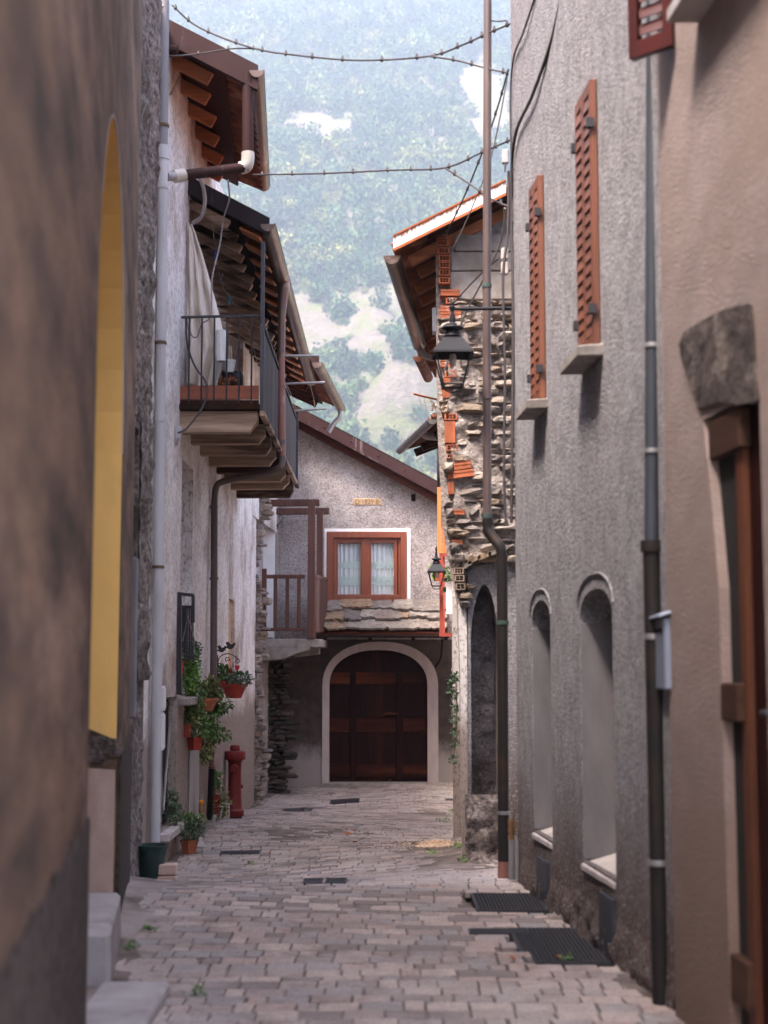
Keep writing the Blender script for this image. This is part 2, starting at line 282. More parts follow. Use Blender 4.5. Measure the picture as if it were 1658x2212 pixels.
def tag(o, label, cat, group=None, kind=None):
    if kind: o['kind'] = kind
    if label: o['label'] = label
    if cat: o['category'] = cat
    if group: o['group'] = group
    return o
def thing(name, label, cat, loc=(0, 0, 0), group=None):
    o = bpy.data.objects.new(name, None); COL.objects.link(o); o.location = loc; o.empty_display_size = .1
    ORG[o.name] = V(loc); return tag(o, label, cat, group)
def solo(mb, name, m, label, cat, group=None, **k):          # a thing of one mesh, its origin on its own base
    lo = V((min(p.x for p in mb.v) + max(p.x for p in mb.v), min(p.y for p in mb.v) + max(p.y for p in mb.v), 2 * min(p.z for p in mb.v))) / 2
    mb.v = [p - lo for p in mb.v]; o = mb.build(name, m, **k); o.location = lo; ORG[o.name] = lo
    return tag(o, label, cat, group)
def kids(o): return [c for c in bpy.data.objects if c.parent == o]
def dup(root, loc, rz=0, label=None, group=None, sc_=1):
    def cp(o, par):
        c = o.copy(); COL.objects.link(c); c.parent = par
        for ch in kids(o): cp(ch, c)
        return c
    r = cp(root, None); r.location = loc; r.rotation_euler = (0, 0, rz); r.scale = (sc_, sc_, sc_)
    if label: r['label'] = label
    if group: r['group'] = group
    return r
def arch(u0, u1, zb, zs, za, n=16, pw=2.0):
    c, hw = (u0 + u1) / 2, (u1 - u0) / 2; pts = [(u0, zb)]
    for i in range(n + 1):
        t = math.pi * (1 - i / n); x = math.cos(t); y = math.sin(t)
        pts.append((c + hw * math.copysign(abs(x) ** (2 / pw), x), zs + (za - zs) * abs(y) ** (2 / pw)))
    return pts + [(u1, zb)]
def rect(u0, u1, z0, z1): return [(u0, z0), (u1, z0), (u1, z1), (u0, z1)]
def gutter(mb, p0, p1, r, caps=True, n=10):
    p0, p1 = V(p0), V(p1); d = (p1 - p0).normalized(); sd_ = d.cross(V((0, 0, 1))).normalized(); u = sd_.cross(d)
    def arc(p, rr): return [p + sd_ * rr * math.cos(math.pi + math.pi * k / n) + u * rr * math.sin(math.pi + math.pi * k / n) for k in range(n + 1)]
    A, B, C, D = arc(p0, r), arc(p1, r), arc(p0, r * .9), arc(p1, r * .9); m = n + 1
    fs = [(i, i + 1, m + i + 1, m + i) for i in range(n)] + [(2 * m + i, 3 * m + i, 3 * m + i + 1, 2 * m + i + 1) for i in range(n)] + [(0, m, 3 * m, 2 * m), (n, 2 * m + n, 3 * m + n, m + n)]
    mb.add(A + B + C + D, fs)
    if caps: mb.add(arc(p0, r * 1.02), [tuple(range(m))]); mb.add(arc(p1, r * 1.02), [tuple(range(m))])
    mb.tube([p0 + sd_ * r, p1 + sd_ * r], r * .12, 6); return mb
def tiles(mb, e0, e1, up, period=.19, amp=.028, th=.02, rows=None):     # pantile slab rising from the eave e0-e1 along `up`, in overlapping courses
    e0, e1, up = V(e0), V(e1), V(up); L_ = (e1 - e0).length; nu = max(4, int(L_ / period * 8)); nrm = (e1 - e0).cross(up).normalized()
    if nrm.z < 0: nrm = -nrm
    rows = rows or max(1, int(up.length / .33))
    for r in range(rows):
        a0, a1 = r / rows, (r + 1.12) / rows; top = []; bot = []
        for i in range(nu + 1):
            t = i / nu; wv = nrm * (amp * math.sin(2 * math.pi * L_ * t / period)); base = e0.lerp(e1, t)
            lo, hi = base + up * a0 + wv + nrm * .03, base + up * a1 + wv
            top += [lo + nrm * th, hi + nrm * th]; bot += [lo, hi]
        m = len(top); fs = []
        for i in range(nu):
            j = 2 * i
            fs += [(j, j + 2, j + 3, j + 1), (m + j, m + j + 1, m + j + 3, m + j + 2), (j, m + j, m + j + 2, j + 2)]
        fs += [(0, 1, m + 1, m), (m - 2, 2 * m - 2, 2 * m - 1, m - 1)]
        mb.add(top + bot, fs)
    return mb
def masonry(mb, x0f, x1f, z0, z1, y, rr, hmin=.05, hmax=.14, depth=.1, wmin=.1, wmax=.34, skip=None):
    z = z0
    while z < z1:
        h = rr.uniform(hmin, hmax); zc = z + h / 2; x = x0f(zc)
        while x < x1f(zc):
            wd = rr.uniform(wmin, wmax); cx = x + wd / 2
            if not (skip and skip(cx, zc)):
                yy = y(cx, zc) if callable(y) else y
                mb.stone((cx, yy + rr.uniform(-.03, .035), zc + rr.uniform(-.012, .012)), wd / 2 * .96, h / 2 * .95, depth, rr)
            x += wd
        z += h
    return mb
def spline(pts, n=8):
    pts = [V(p) for p in pts]; out = []
    for i in range(len(pts) - 1):
        a, b, c, d = pts[max(i - 1, 0)], pts[i], pts[i + 1], pts[min(i + 2, len(pts) - 1)]
        for k in range(n):
            t = k / n; out.append(.5 * ((2 * b) + (c - a) * t + (2 * a - 5 * b + 4 * c - d) * t * t + (3 * b - a - 3 * c + d) * t ** 3))
    return out + [pts[-1]]
# ------------------------------------------------------------------ setting: ground, paving, hillside, air
RGP = (1.74, -254.0 / F); RNP = (1.72, -254.0 / F); LNP = (-.32, -444.0 / F); RSP = (-.61, .085); L1P = (-1.92, 0.0); L2P = (-1.79, 0.0); L3P = (-3.556, .072)
def xl(y): return LNP[0] + LNP[1] * y if y < 10.25 else (-1.75 if y < 11.2 else (-1.92 if y < 22.3 else L3P[0] + L3P[1] * y))
def xr(y): return RGP[0] + RGP[1] * y if y < 10.35 else (1.4 if y < 12.5 else max(.66, RSP[0] + RSP[1] * y + .12))
def sstep(a, b, x): t = min(1, max(0, (x - a) / (b - a))); return t * t * (3 - 2 * t)
GRATES = [((1018, 1937), (1147, 1930), (1180, 1958), (1040, 1966)), ((1100, 2012), (1265, 2005), (1330, 2068), (1145, 2080))]
GB = []
for q in GRATES:
    p = [onG(*a) for a in q]; GB.append((min(p[0].x, p[3].x), max(p[1].x, p[2].x) - .0, min(p[2].y, p[3].y), max(p[0].y, p[1].y)))
s = MB(); ys = [1.0 + .2 * i for i in range(121)]; xs = [-2.6 + .13 * i for i in range(36)]
for y in ys:
    for x in xs: s.v.append(V((x, y, gz(x, y) + (-.06 if any(a - .15 < x < b + .15 and c - .15 < y < e + .15 for a, b, c, e in GB) else .03 * sstep(-.16, .06, max(xl(y) - x, x - xr(y)) + .09 * noise.noise(V((x * 2, y * 1.7, 6))))) - .007 + .020 * noise.noise(V((x * .9, y * .55, 3))) + .006 * noise.noise(V((x * 5, y * 4, 1))))))
n = len(xs)
s.f = [(i * n + j, i * n + j + 1, (i + 1) * n + j + 1, (i + 1) * n + j) for i in range(len(ys) - 1) for j in range(n - 1)]
tag(s.build('path', 'sand', fix=False, smooth=True), 'sandy bed between the paving setts of the alley', None, kind='structure')
s = MB(); y = 1.6; k = 0
while y < 24.75:
    d = R.choice((.16, .15, .165, .15, .09, .14))
    x = xl(y) - .25 - R.random() * .2; zig = .02 * math.sin(y * 1.3)
    while x < xr(y) + .2:
        wd = R.choice((.185, .18, .17, .19, .095, .09, .175)); cx, cy = x + wd / 2, y + d / 2 + .05 * math.sin(x * 1.6 + y * .25) + zig
        if not any(a - .03 < cx < b + .03 and c - .05 < cy < e + .05 for a, b, c, e in GB):
            h = R.uniform(-.004, .004); hx, hy = wd / 2 - R.uniform(.003, .007), d / 2 - R.uniform(.003, .007); rt = R.uniform(-.02, .02); tx, ty = R.uniform(-.012, .012), R.uniform(-.01, .01)
            def pt(u, v, dz, ins):
                X = cx + u * (hx - ins) - v * rt * hy; Y = cy + v * (hy - ins) + u * rt * hx; return (X, Y, gz(X, Y) + dz + h + u * hx * tx + v * hy * ty)
            c4 = ((-1, -1), (1, -1), (1, 1), (-1, 1))
            s.add([pt(u, v, -.035, 0) for u, v in c4] + [pt(u, v, -.004, 0) for u, v in c4] + [pt(u, v, 0, .005) for u, v in c4],
                  [(8, 9, 10, 11)] + [(i, (i + 1) % 4, (i + 1) % 4 + 4, i + 4) for i in range(4)] + [(i + 4, (i + 1) % 4 + 4, (i + 1) % 4 + 8, i + 8) for i in range(4)])
        x += wd
    y += d
tag(s.build('paving', 'paver', fix=False), 'pinkish grey stone setts paving the alley', None, kind='structure')
s = MB(); s.poly((-1400, -1400, -12), (1400, -1400, -12), (1400, 1400, -12), (-1400, 1400, -12))
MT['earth'] = mat('dry_grass_earth', (.16, .14, .08), (.09, .085, .045), 1, .3)
tag(s.build('ground', 'earth', fix=False), 'dry grassy valley ground beyond the houses', None, kind='structure')
CL = [(6, 326, 13, 9), (19, 345, 9, 10), (-2, 352, 6, 7)]
def cliff(x, y):
    c = 0
    for cx, y0, hgt, wdt in CL: c += hgt * math.exp(-((x - cx) / wdt) ** 2) * sstep(y0 - 3, y0 + 2.5, y) * (1 - sstep(y0 + 8, y0 + 38, y))
    return c
HS = 1.8                                            # the slope starts about half a kilometre off
def hz(x, y): x, y = x / HS, y / HS; return HS * hz_(x, y)
def hz_(x, y):
    b = -7 + max(0, y - 255) * .80
    rel = sstep(250, 300, y)
    b += rel * (5 * noise.noise(V((x * .018, y * .02, 2))) + 2.6 * noise.noise(V((x * .07, y * .07, 5))) + .9 * noise.noise(V((x * .22, y * .22, 8))))
    c = cliff(x, y)
    return b + c + (min(1, c / 5) * 1.6 * noise.noise(V((x * .45, y * .12, 4))) if c > .2 else 0)
s = MB(); xs = [HS * (-190 + 2.4 * i) for i in range(159)]; ys = [HS * (240 + 2.2 * i) for i in range(235)]; n = len(xs)
for y in ys:
    for x in xs: s.v.append(V((x, y, hz(x, y))))
s.f = [(i * n + j, i * n + j + 1, (i + 1) * n + j + 1, (i + 1) * n + j) for i in range(len(ys) - 1) for j in range(n - 1)]
MT['hill'] = mat('scree_and_dry_grass', (.15, .122, .104), (.10, .083, .063), 1, .3, (1, 1, .6), 1, .5, 1.6, (.10, .105, .045), .06, (1, 1, 1), .46, .58, speck=((.07, .058, .045), .4, .22), detail=8)
tag(s.build('hill', 'hill', fix=False, smooth=True, angle=60), 'steep pale scree hillside rising behind the village', None, kind='structure')
# the wood: crowns of many small leaf faces
rng = np.random.default_rng(5)
def crown(nt_, conic):
    c = rng.normal(size=(nt_, 3)); c /= np.linalg.norm(c, axis=1)[:, None]; c *= rng.random((nt_, 1)) ** .3
    lump = 1 + .3 * np.sin(c[:, :1] * 5 + rng.random() * 6) * np.cos(c[:, 1:2] * 4 + c[:, 2:] * 3 + rng.random() * 6); c = c * lump
    if conic: c[:, :2] *= (1.15 - .5 * (c[:, 2:] + 1)); c[:, 2] *= 1.5
    c[:, 2] = c[:, 2] * .95 + .75
    d1 = rng.normal(size=(nt_, 3)); d1 /= np.linalg.norm(d1, axis=1)[:, None]; d2 = np.cross(d1, rng.normal(size=(nt_, 3))); d2 /= np.linalg.norm(d2, axis=1)[:, None]
    sz = rng.uniform(.10, .24, (nt_, 1))
    return np.stack([c - d1 * sz * .6 - d2 * sz * .5, c + d1 * sz, c - d1 * sz * .6 + d2 * sz * .7], 1)
TPL = [crown(270, False) for _ in range(6)] + [crown(190, True) for _ in range(2)]
PTS = []
def clearing(x, y):
    return ((x + 22) / 15) ** 2 + ((y - 492) / 15) ** 2 < 1 + .5 * noise.noise(V((x * .2, y * .2, 0))) or ((x - 37) / 9) ** 2 + ((y - 520) / 42) ** 2 < 1 + .6 * noise.noise(V((x * .2, y * .1, 7)))
y = 262.0
while y < 690:
    st = 4.3 if y > 415 else 3.4
    x = -150.0 if y > 400 else -110.0
    while x < (150 if y > 400 else 110):
        px_, py_ = x + R.uniform(-1.5, 1.5), y + R.uniform(-1.5, 1.5)
        nn = noise.fractal(V((px_ * .035, py_ * .035, 11)), 1.0, 2.0, 3)
        dn = sstep(405, 425, py_ + 8 * nn)
        thr = lerp(-.02, -1.2, dn); ok = nn > thr and not (clearing(px_, py_) and R.random() < .95)
        if cliff(px_, py_) > 1.0: ok = ok and R.random() < .22
        if ok or (py_ < 415 and R.random() < .05 and not clearing(px_, py_)): PTS.append((px_ * HS, py_ * HS, dn))
        x += st
    y += st
vv = []; cc = []
for (x, y, dn) in PTS:
    con = R.random() < .16 and dn > .5; t = TPL[R.choice((6, 7)) if con else R.randrange(6)]
    r = HS * R.uniform(2.0, 4.4) * (1 if dn > .3 else R.uniform(.4, 1.05)); a = R.random() * 6.28
    rm = np.array([[math.cos(a), -math.sin(a), 0], [math.sin(a), math.cos(a), 0], [0, 0, R.uniform(.9, 1.35)]])
    p = (t.reshape(-1, 3) @ rm.T) * r + np.array([x, y, hz(x, y) - .3 * r]); vv.append(p)
    g = R.random(); base = np.array([.030, .058, .026]) if con else np.array([lerp(.026, .15, g ** 3), lerp(.050, .15, g ** 1.5), lerp(.024, .042, g)])
    c = np.ones((len(p), 4)); c[:, :3] = base * np.repeat(rng.uniform(.7, 1.35, (len(p) // 3, 1)), 3, 0); cc.append(c)
vv = np.concatenate(vv); cc = np.concatenate(cc); nv = len(vv)
me = bpy.data.meshes.new('hillside_wood'); me.vertices.add(nv); me.vertices.foreach_set('co', vv.ravel().astype('f')); me.loops.add(nv); me.loops.foreach_set('vertex_index', np.arange(nv, dtype='i'))
me.polygons.add(nv // 3); me.polygons.foreach_set('loop_start', np.arange(0, nv, 3, dtype='i')); me.update()
at_ = me.color_attributes.new('tint', 'FLOAT_COLOR', 'POINT'); at_.data.foreach_set('color', cc.ravel().astype('f'))
m = bpy.data.materials.new('distant_foliage'); m.use_nodes = True; b = m.node_tree.nodes['Principled BSDF']; b.inputs['Roughness'].default_value = .8; b.inputs['Specular IOR Level'].default_value = .15
an = m.node_tree.nodes.new('ShaderNodeAttribute'); an.attribute_name = 'tint'; m.node_tree.links.new(an.outputs['Color'], b.inputs['Base Color']); me.materials.append(m)
o = bpy.data.objects.new('hillside_wood', me); COL.objects.link(o)
tag(o, 'mixed green and yellowing wood covering the far hillside', 'wood', kind='stuff')
s = MB().box(-1420, 1420, -1420, 1420, -14, 645)
hm = bpy.data.materials.new('pale_air'); hm.use_nodes = True; t = hm.node_tree; t.nodes.remove(t.nodes['Principled BSDF']); pv = t.nodes.new('ShaderNodeVolumePrincipled')
pv.inputs['Density'].default_value = .00045; pv.inputs['Color'].default_value = (.70, .80, 1, 1); pv.inputs['Anisotropy'].default_value = .2
t.links.new(pv.outputs[0], t.nodes['Material Output'].inputs['Volume'])
tag(s.build('haze', hm), 'pale blue haze over the far hillside', None, kind='stuff')
# ------------------------------------------------------------------ brown-grey house, near left
def onX(pl): return lambda yy, z: (pl[0] + pl[1] * yy, yy, z)
H = thing('brown_house', 'dark brown grey rendered house nearest on the left with a tall arched yellow opening', 'house', (-2, 6, -1.5))
ar = arch(5.5, 8.2, -1.75, 1.18, 2.53, 18)
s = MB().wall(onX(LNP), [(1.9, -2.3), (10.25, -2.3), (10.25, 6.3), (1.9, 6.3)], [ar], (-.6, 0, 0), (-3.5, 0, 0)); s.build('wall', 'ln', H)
s = MB().wall(lambda a, b: (LNP[0] + LNP[1] * a + .012, a, b), [(1.9, -2.3), (5.46, -2.3)] + [(lerp(5.47, 1.9, i / 60), -.56 + .05 * noise.noise(V((i * .35, 0, 3))) + .05 * noise.noise(V((i * .9, 2, 3)))) for i in range(61)], [], (-.01, 0, 0)); s.build('plinth', 'ln_base', H)
s = MB().wall(lambda a, b: (LNP[0] + LNP[1] * a + .02, a, b), [(8.24, -2.3), (10.24, -2.3), (10.24, -.4), (9.3, -.52), (8.25, -.46)], [], (-.016, 0, 0)); s.build('plinth', 'ln_base', H)
s = MB(); a2 = arch(5.506, 8.194, -1.75, 1.18, 2.524, 18)
for (u0, z0), (u1, z1) in zip(a2[1:-1], a2[2:-1]): s.poly((LNP[0] + LNP[1] * u0 - .004, u0, z0), (LNP[0] + LNP[1] * u1 - .004, u1, z1), (LNP[0] + LNP[1] * u1 - .59, u1, z1), (LNP[0] + LNP[1] * u0 - .59, u0, z0))
xj = LNP[0] + LNP[1] * 8.2
s.poly((xj - .004, 8.194, 1.18), (xj - .004, 8.188, -.40), (xj - .59, 8.188, -.16), (xj - .59, 8.194, 1.18)); s.build('yellow_reveal', 'yellow', H)
MB().poly((xj - .008, 8.19, -.56), (xj - .008, 8.19, -1.42), (xj - .59, 8.19, -1.42), (xj - .59, 8.19, -.52)).build('bare_reveal', 'pinkish', H)
s = MB(); rr = random.Random(3)
for i in range(16): s.stone((xj - rr.uniform(.02, .25), 8.19, rr.uniform(-.54, -.38)), rr.uniform(.03, .06), rr.uniform(.02, .035), .02, rr)
s.build('broken_plaster', 'roughstone', H)
s = MB().tube([(LNP[0] + LNP[1] * u - .006, u, z) for u, z in ar[4:-1]], .007, 6); s.build('arch_rim', 'surround', H, smooth=True)
MB().wall(lambda a, b: (LNP[0] + LNP[1] * a - .5, a, b), arch(5.52, 8.18, -1.74, 1.18, 2.5, 14), [], (-.06, 0, 0)).build('door', 'doorwood', H)
s = MB(); s.hexa([(-1.62, 6.9, -1.5), (-1.235, 6.9, -1.5), (-1.40, 8.1, -1.5), (-1.8, 8.1, -1.5), (-1.62, 6.9, -1.2), (-1.245, 6.9, -1.2), (-1.41, 8.1, -1.2), (-1.8, 8.1, -1.2)]); s.build('doorstep', 'slabstone', H, bevel=.02)
s = MB().wall(onX(L2P), [(10.25, -2.3), (11.12, -2.3), (11.12, 6.3), (10.25, 6.3)], [rect(10.32, 10.72, -.2, 1.72)], (-.3, 0, 0), (-2.5, 0, 0)); s.build('end_wall', 'roughstone', H)
MB().box(-2.06, -2.03, 10.3, 10.85, -.3, 1.8).build('window', 'hole', H)
MB().box(-1.78, -1.70, 10.2, 10.27, -.35, .75).build('corner_trim', 'smooth', H, bevel=.01)
def rough_grid(u0, u1, z0, z1, fn, amp, du=.035):
    s = MB(); nu, nz = max(2, int((u1 - u0) / du)), max(2, int((z1 - z0) / du))
    for j in range(nz + 1):
        for i in range(nu + 1):
            u, z = lerp(u0, u1, i / nu), lerp(z0, z1, j / nz); q = V((u * 7, z * 7, 1)); e = min(1, 6 * min(i / nu, 1 - i / nu) + .45)
            s.v.append(V(fn(u, z, e * amp * (.55 + noise.fractal(q, 1, 2, 4) * .75))))
    n_ = nu + 1; s.f = [(j * n_ + i, j * n_ + i + 1, (j + 1) * n_ + i + 1, (j + 1) * n_ + i) for j in range(nz) for i in range(nu)]; return s
rough_grid(10.27, 11.2, 1.78, 6.2, lambda u, z, d: (-1.80 + d + .03 * sstep(1.5, 4.5, z), u, z), .045, .018).build('rubble_edge', 'roughstone', H, smooth=True, angle=80)
rough_grid(10.74, 11.2, -.1, 1.8, lambda u, z, d: (-1.785 + d + .05 * sstep(1.5, 4.5, z), u, z), .045, .018).build('rubble_edge', 'roughstone', H, smooth=True, angle=80)
rough_grid(10.3, 11.12, -1.8, -.1, lambda u, z, d: (-1.80 + d * .8, u, z), .04, .02).build('rubble_foot', 'roughstone', H, smooth=True, angle=80)
solo(MB().hexa([(-1.25, 5.6, gz(-1, 6)), (-.93, 5.6, gz(-1, 6)), (-.955, 6.85, gz(-1, 6)), (-1.28, 6.85, gz(-1, 6)), (-1.24, 5.61, gz(-1, 6) + .055), (-.94, 5.61, gz(-1, 6) + .055), (-.965, 6.84, gz(-1, 6) + .055), (-1.27, 6.84, gz(-1, 6) + .055)]), 'stone_slab', 'slabstone', 'pale grey flat stone slab lying on the paving before the yellow arched opening', 'slab', bevel=.015)
# ------------------------------------------------------------------ white house, left
W_ = thing('white_house', 'worn white plastered house on the left with wooden balcony and two tiled eaves', 'house', (-2.2, 17, -1.8))
sw = lambda px: (829 - px) / 1.92
def l1(px, py): return YZ(px, py, L1P)
win = rect(13.98, 14.8, -.28, 1.97); gate = rect(13.0, 13.86, -1.42, -.27); slit = rect(18.35, 19.1, -.18, .84); bdoor = rect(14.25, 21.2, 2.45, 4.62)
s = MB().wall(onX(L1P), [(11.2, -2.6), (22.3, -2.6), (22.3, 5.65), (11.2, 5.65)], [win, gate, slit, bdoor], (-.28, 0, 0), (-5, 0, 0)); s.build('wall', 'white', W_)
wd = MB().box(-2.21, -2.17, 13.9, 14.9, -.35, 2.05).build('window', 'bluebox', W_)
s = MB().bar((-2.16, 14.39, -.3), (-2.16, 14.39, 1.97), .05, .03, (1, 0, 0)); s.build('frame', 'pvcgrey', wd)
MB().box(-2.03, -1.80, 13.9, 14.85, -.36, -.285).build('sill', 'concrete', W_, bevel=.01)
gt = MB(); 
for i in range(13): gt.tube([(-2.0, 13.05 + i * .063, -1.4), (-2.0, 13.05 + i * .063, -.3)], .012, 6)
gt.bar((-2.0, 13.0, -1.36), (-2.0, 13.86, -1.36), .03, .04); gt.bar((-2.0, 13.0, -.34), (-2.0, 13.86, -.34), .03, .04); g = gt.build('gate', 'blackiron', W_)
MB().tube([(-1.975, 13.1, -.45), (-1.975, 13.45, -1.3), (-1.975, 13.8, -.5)], .011, 6).build('brace', 'greymetal', g)
MB().box(-2.24, -2.2, 12.95, 13.9, -1.45, -.25).build('gate_backing', 'hole', W_)
MB().box(-2.0, -1.84, 12.95, 13.9, -1.50, -1.425).build('gate_sill', 'sillstone', W_, bevel=.01)
MB().box(-2.0, -1.965, 18.3, 19.15, -.2, .86).build('blocked_slit', 'sandstone', W_)
MB().box(-3.5, -3.4, 13.5, 22.2, 2.3, 6.2).box(-3.39, -2.21, 13.5, 22.2, 2.3, 2.4).box(-3.39, -2.21, 13.4, 13.5, 2.41, 6.2).box(-3.39, -2.21, 22.1, 22.2, 2.41, 6.2).build('loft_interior', 'oldboard', W_)
MB().wall(lambda a, b: (-1.90, a, b), [l1(405, 1795), l1(425, 1780), l1(427, 1575), l1(407, 1578)], [], (-.012, 0, 0)).build('plaster_strip', 'pvcgrey', W_)
# window railing
bx = MB(); a, b = P(382, 1282, 232), P(418, 1286, 232); bx.bar(a, b, .03, .03); bx.bar(P(387, 1282, 232), P(387, 1500, 232), .045, .045, (0, 1, 0)); bx.bar(P(417, 1286, 232), P(417, 1345, 232), .03, .03, (0, 1, 0)); bx.bar(P(381, 1335, 232), P(390, 1335, 232), .02, .02); rl = bx.build('window_railing', 'blackiron', W_)
bx = MB()
for i in range(7): bx.bar(P(395 + i * 3.6, 1312, 226), P(395 + i * 3.6, 1420, 226), .012, .02, (0, 1, 0))
bx.bar(P(393, 1311, 226), P(420, 1311, 226), .03, .03); bx.bar(P(393, 1420, 226), P(420, 1420, 226), .03, .03); bx.box(P(393, 0, 226).x, P(420, 0, 226).x, 14.2, 14.215, P(0, 1420, 226).z, P(0, 1312, 226).z); bx.build('railing_panel', 'blackiron', rl)
bx = MB().tube([P(394, 1385, 227), P(406, 1330, 227), P(420, 1385, 227)], .008, 6); bx.build('panel_brace', 'greymetal', rl)
# quoin stones at the far corner
rr = random.Random(21); s = masonry(MB(), lambda z: -2.02, lambda z: -1.86 + .05 * math.sin(z * 3.1) + .03 * math.sin(z * 8), -2.1, 2.75, 22.28, rr, .035, .12, .085, .06, .17); s.build('quoin_stones', 'stone', W_)
rough_grid(-2.05, -1.855, -2.2, 3.2, lambda u, z, d: (u + .045 * math.sin(z * 3.1) + .025 * math.sin(z * 8), 22.235 - d, z), .04, .02).build('corner_mortar', 'mortar', W_, smooth=True, angle=70)
# roof A (upper, near)
def roof(house, E0, E1, upv, nraf, rlen, rmat, vh, verge_mat, gut0, gut1, gr_, gmat, boards='darkwood', rows=6, rh=.10, rw=.075, drop=.0):
    E0, E1, upv = V(E0), V(E1), V(upv); ud = upv.normalized(); al = (E1 - E0).normalized()
    rf = tiles(MB(), E0, E1, upv, rows=rows).build('roof', 'terracotta', house, smooth=True, angle=50)
    nrm = al.cross(ud); nrm = -nrm if nrm.z < 0 else nrm
    o_ = -nrm * .018
    MB().hexa([E0 + ud * .28 + o_, E1 + ud * .28 + o_, E1 + upv + o_, E0 + upv + o_, E0 + ud * .28 + o_ * 2.5, E1 + ud * .28 + o_ * 2.5, E1 + upv + o_ * 2.5, E0 + upv + o_ * 2.5]).build('sheathing', boards, rf)
    for i in range(nraf):
        t = (i + .5) / nraf; b0 = E0.lerp(E1, t) - nrm * (.055 + rh / 2); e = R.uniform(-.04, .04)
        MB().bar(b0 + ud * (upv.length * .12 + rlen + e), b0 + ud * upv.length, rw, rh, nrm).build('rafter', rmat, rf, bevel=.006)
    if vh:
        v0 = E0 - al * .035 + nrm * .10; v = MB().hexa([v0 + nrm * 0 - V((0, 0, vh)), v0 - V((0, 0, vh)) + upv, v0 + al * .02 - V((0, 0, vh)) + upv, v0 + al * .02 - V((0, 0, vh)), v0, v0 + upv, v0 + al * .02 + upv, v0 + al * .02])
        v.bar(v0 - V((0, 0, vh)) + al * .01, v0 - V((0, 0, vh)) + al * .01 + upv, .055, .025); v.build('verge_flashing', verge_mat, rf)
    if gut0 is not None: gutter(MB(), gut0, gut1, gr_).build('gutter', gmat, rf, smooth=True)
    return rf
A0, A1 = P(546, 165, 252), P(565, 420, 200)
rA = roof(W_, A0, A1, V((-1.6, 0, .85)), 6, .20, 'rafter', .22, 'brownmetal', P(554, 152, 253), P(570, 402, 200), .062, 'copper', rw=.05, rh=.12)
B0, B1 = P(572, 492, 226), P(668, 826, 147.5)
rB = roof(W_, B0, B1, V((-2.5, 0, 1.333)), 19, .0, 'oldrafter', .17, 'darkmetal', P(578, 484, 227), P(672, 824, 147), .072, 'copper', 'oldboard', 5, .085, .07)
q = (B1 - B0)
for i in range(14): a = B0 + q * ((i + .5) / 14) + V((-.06, 0, -.045)); MB().bar(a, a + V((-.20, .02, .105)), .2, .02).build('fascia_block', 'orangewood', rB)
# balcony
s = MB().box(-1.92, -1.17, 13.72, 19.35, 2.40, 2.455); bal = s.build('balcony', 'oldboard', W_)
for i in range(8):
    yy = 13.86 + i * .77 + R.uniform(-.02, .02); jz = R.uniform(-.025, .012); jx = R.uniform(-.03, .02)
    pr = [(-1.19, yy - .07, 2.395), (-1.93, yy - .07, 2.395), (-1.93, yy - .07, 2.20 + jz), (-1.25 + jx, yy - .07, 2.205 + jz), (-1.22 + jx, yy - .07, 2.25 + jz), (-1.185 + jx * .5, yy - .07, 2.29)]
    MB().prism(pr, (0, .14, 0)).build('joist', 'joist', bal, bevel=.004)
s = MB()
for i in range(74):
    yy = 13.80 + i * .0745; s.box(-1.175 + R.uniform(-.004, .004), -1.158, yy, yy + .062, 2.40 + R.uniform(-.02, .01), 3.22)
s.build('slat_panel', 'slats', bal)
MB().bar((-1.165, 13.77, 3.27), (-1.165, 19.35, 3.27), .03, .035).build('handrail', 'darkmetal', bal)
MB().bar((-1.92, 13.77, 3.29), (-1.165, 13.77, 3.31), .022, .022).build('end_rail', 'blackiron', bal)
for i in range(6): MB().tube([(-1.84 + i * .118, 13.77, 2.42), (-1.84 + i * .118, 13.77, 3.3)], .009, 6).build('baluster', 'blackiron', bal)
MB().bar((-1.92, 13.78, 2.57), (-1.18, 13.78, 2.57), .025, .13).build('red_board', 'redboard', bal)
MB().bar((-1.92, 13.79, 2.47), (-1.18, 13.79, 2.47), .03, .055).build('dark_board', 'darkwood', bal)
for yy, zt in ((13.76, 4.02), (16.2, 3.98), (19.35, 3.35)): MB().bar((-1.15, yy, 2.36), (-1.15, yy, zt), .036, .036, (0, 1, 0)).build('post', 'bluezinc', bal)
MB().bar((-1.14, 13.72, 2.36), (-1.14, 19.38, 2.36), .05, .05).build('edge_beam', 'joist', bal, bevel=.006)
for i, (px, py, ss, ln) in enumerate(((598, 769, 198, .46), (618, 829, 174, .48), (634, 888, 166, .42))):
    a = P(px, py, ss); s = MB().tube([a - V((.02, 0, 0)), a + V((ln, .1, .02 + .015 * i))], .014, 6); s.build('clothesline_bracket', 'greymetal', bal)
# roof C and its wall part
C0, C1 = P(683, 788, 157), P(732, 884, 134)
rC = roof(W_, C0, C1, V((-1.7, 0, .78)), 8, .12, 'darkwood', .1, 'brownmetal', P(684, 783, 157.5), P(735, 881, 133.5), .075, 'copper', 'darkwood', 5)
MB().tube(spline([P(735, 884, 134), P(733, 900, 134), P(720, 915, 134), P(709, 934, 134)], 5), .042, 8).build('outlet_pipe', 'greymetal', rC, smooth=True)
MB().wall(lambda a, b: (-1.97 + (a - 20.4) * .05, a, b), [(20.4, 2.2), (24.4, 2.2), (24.4, 4.75), (20.4, 4.75)], [], (-3, 0, 0)).build('upper_wall', 'white', W_)
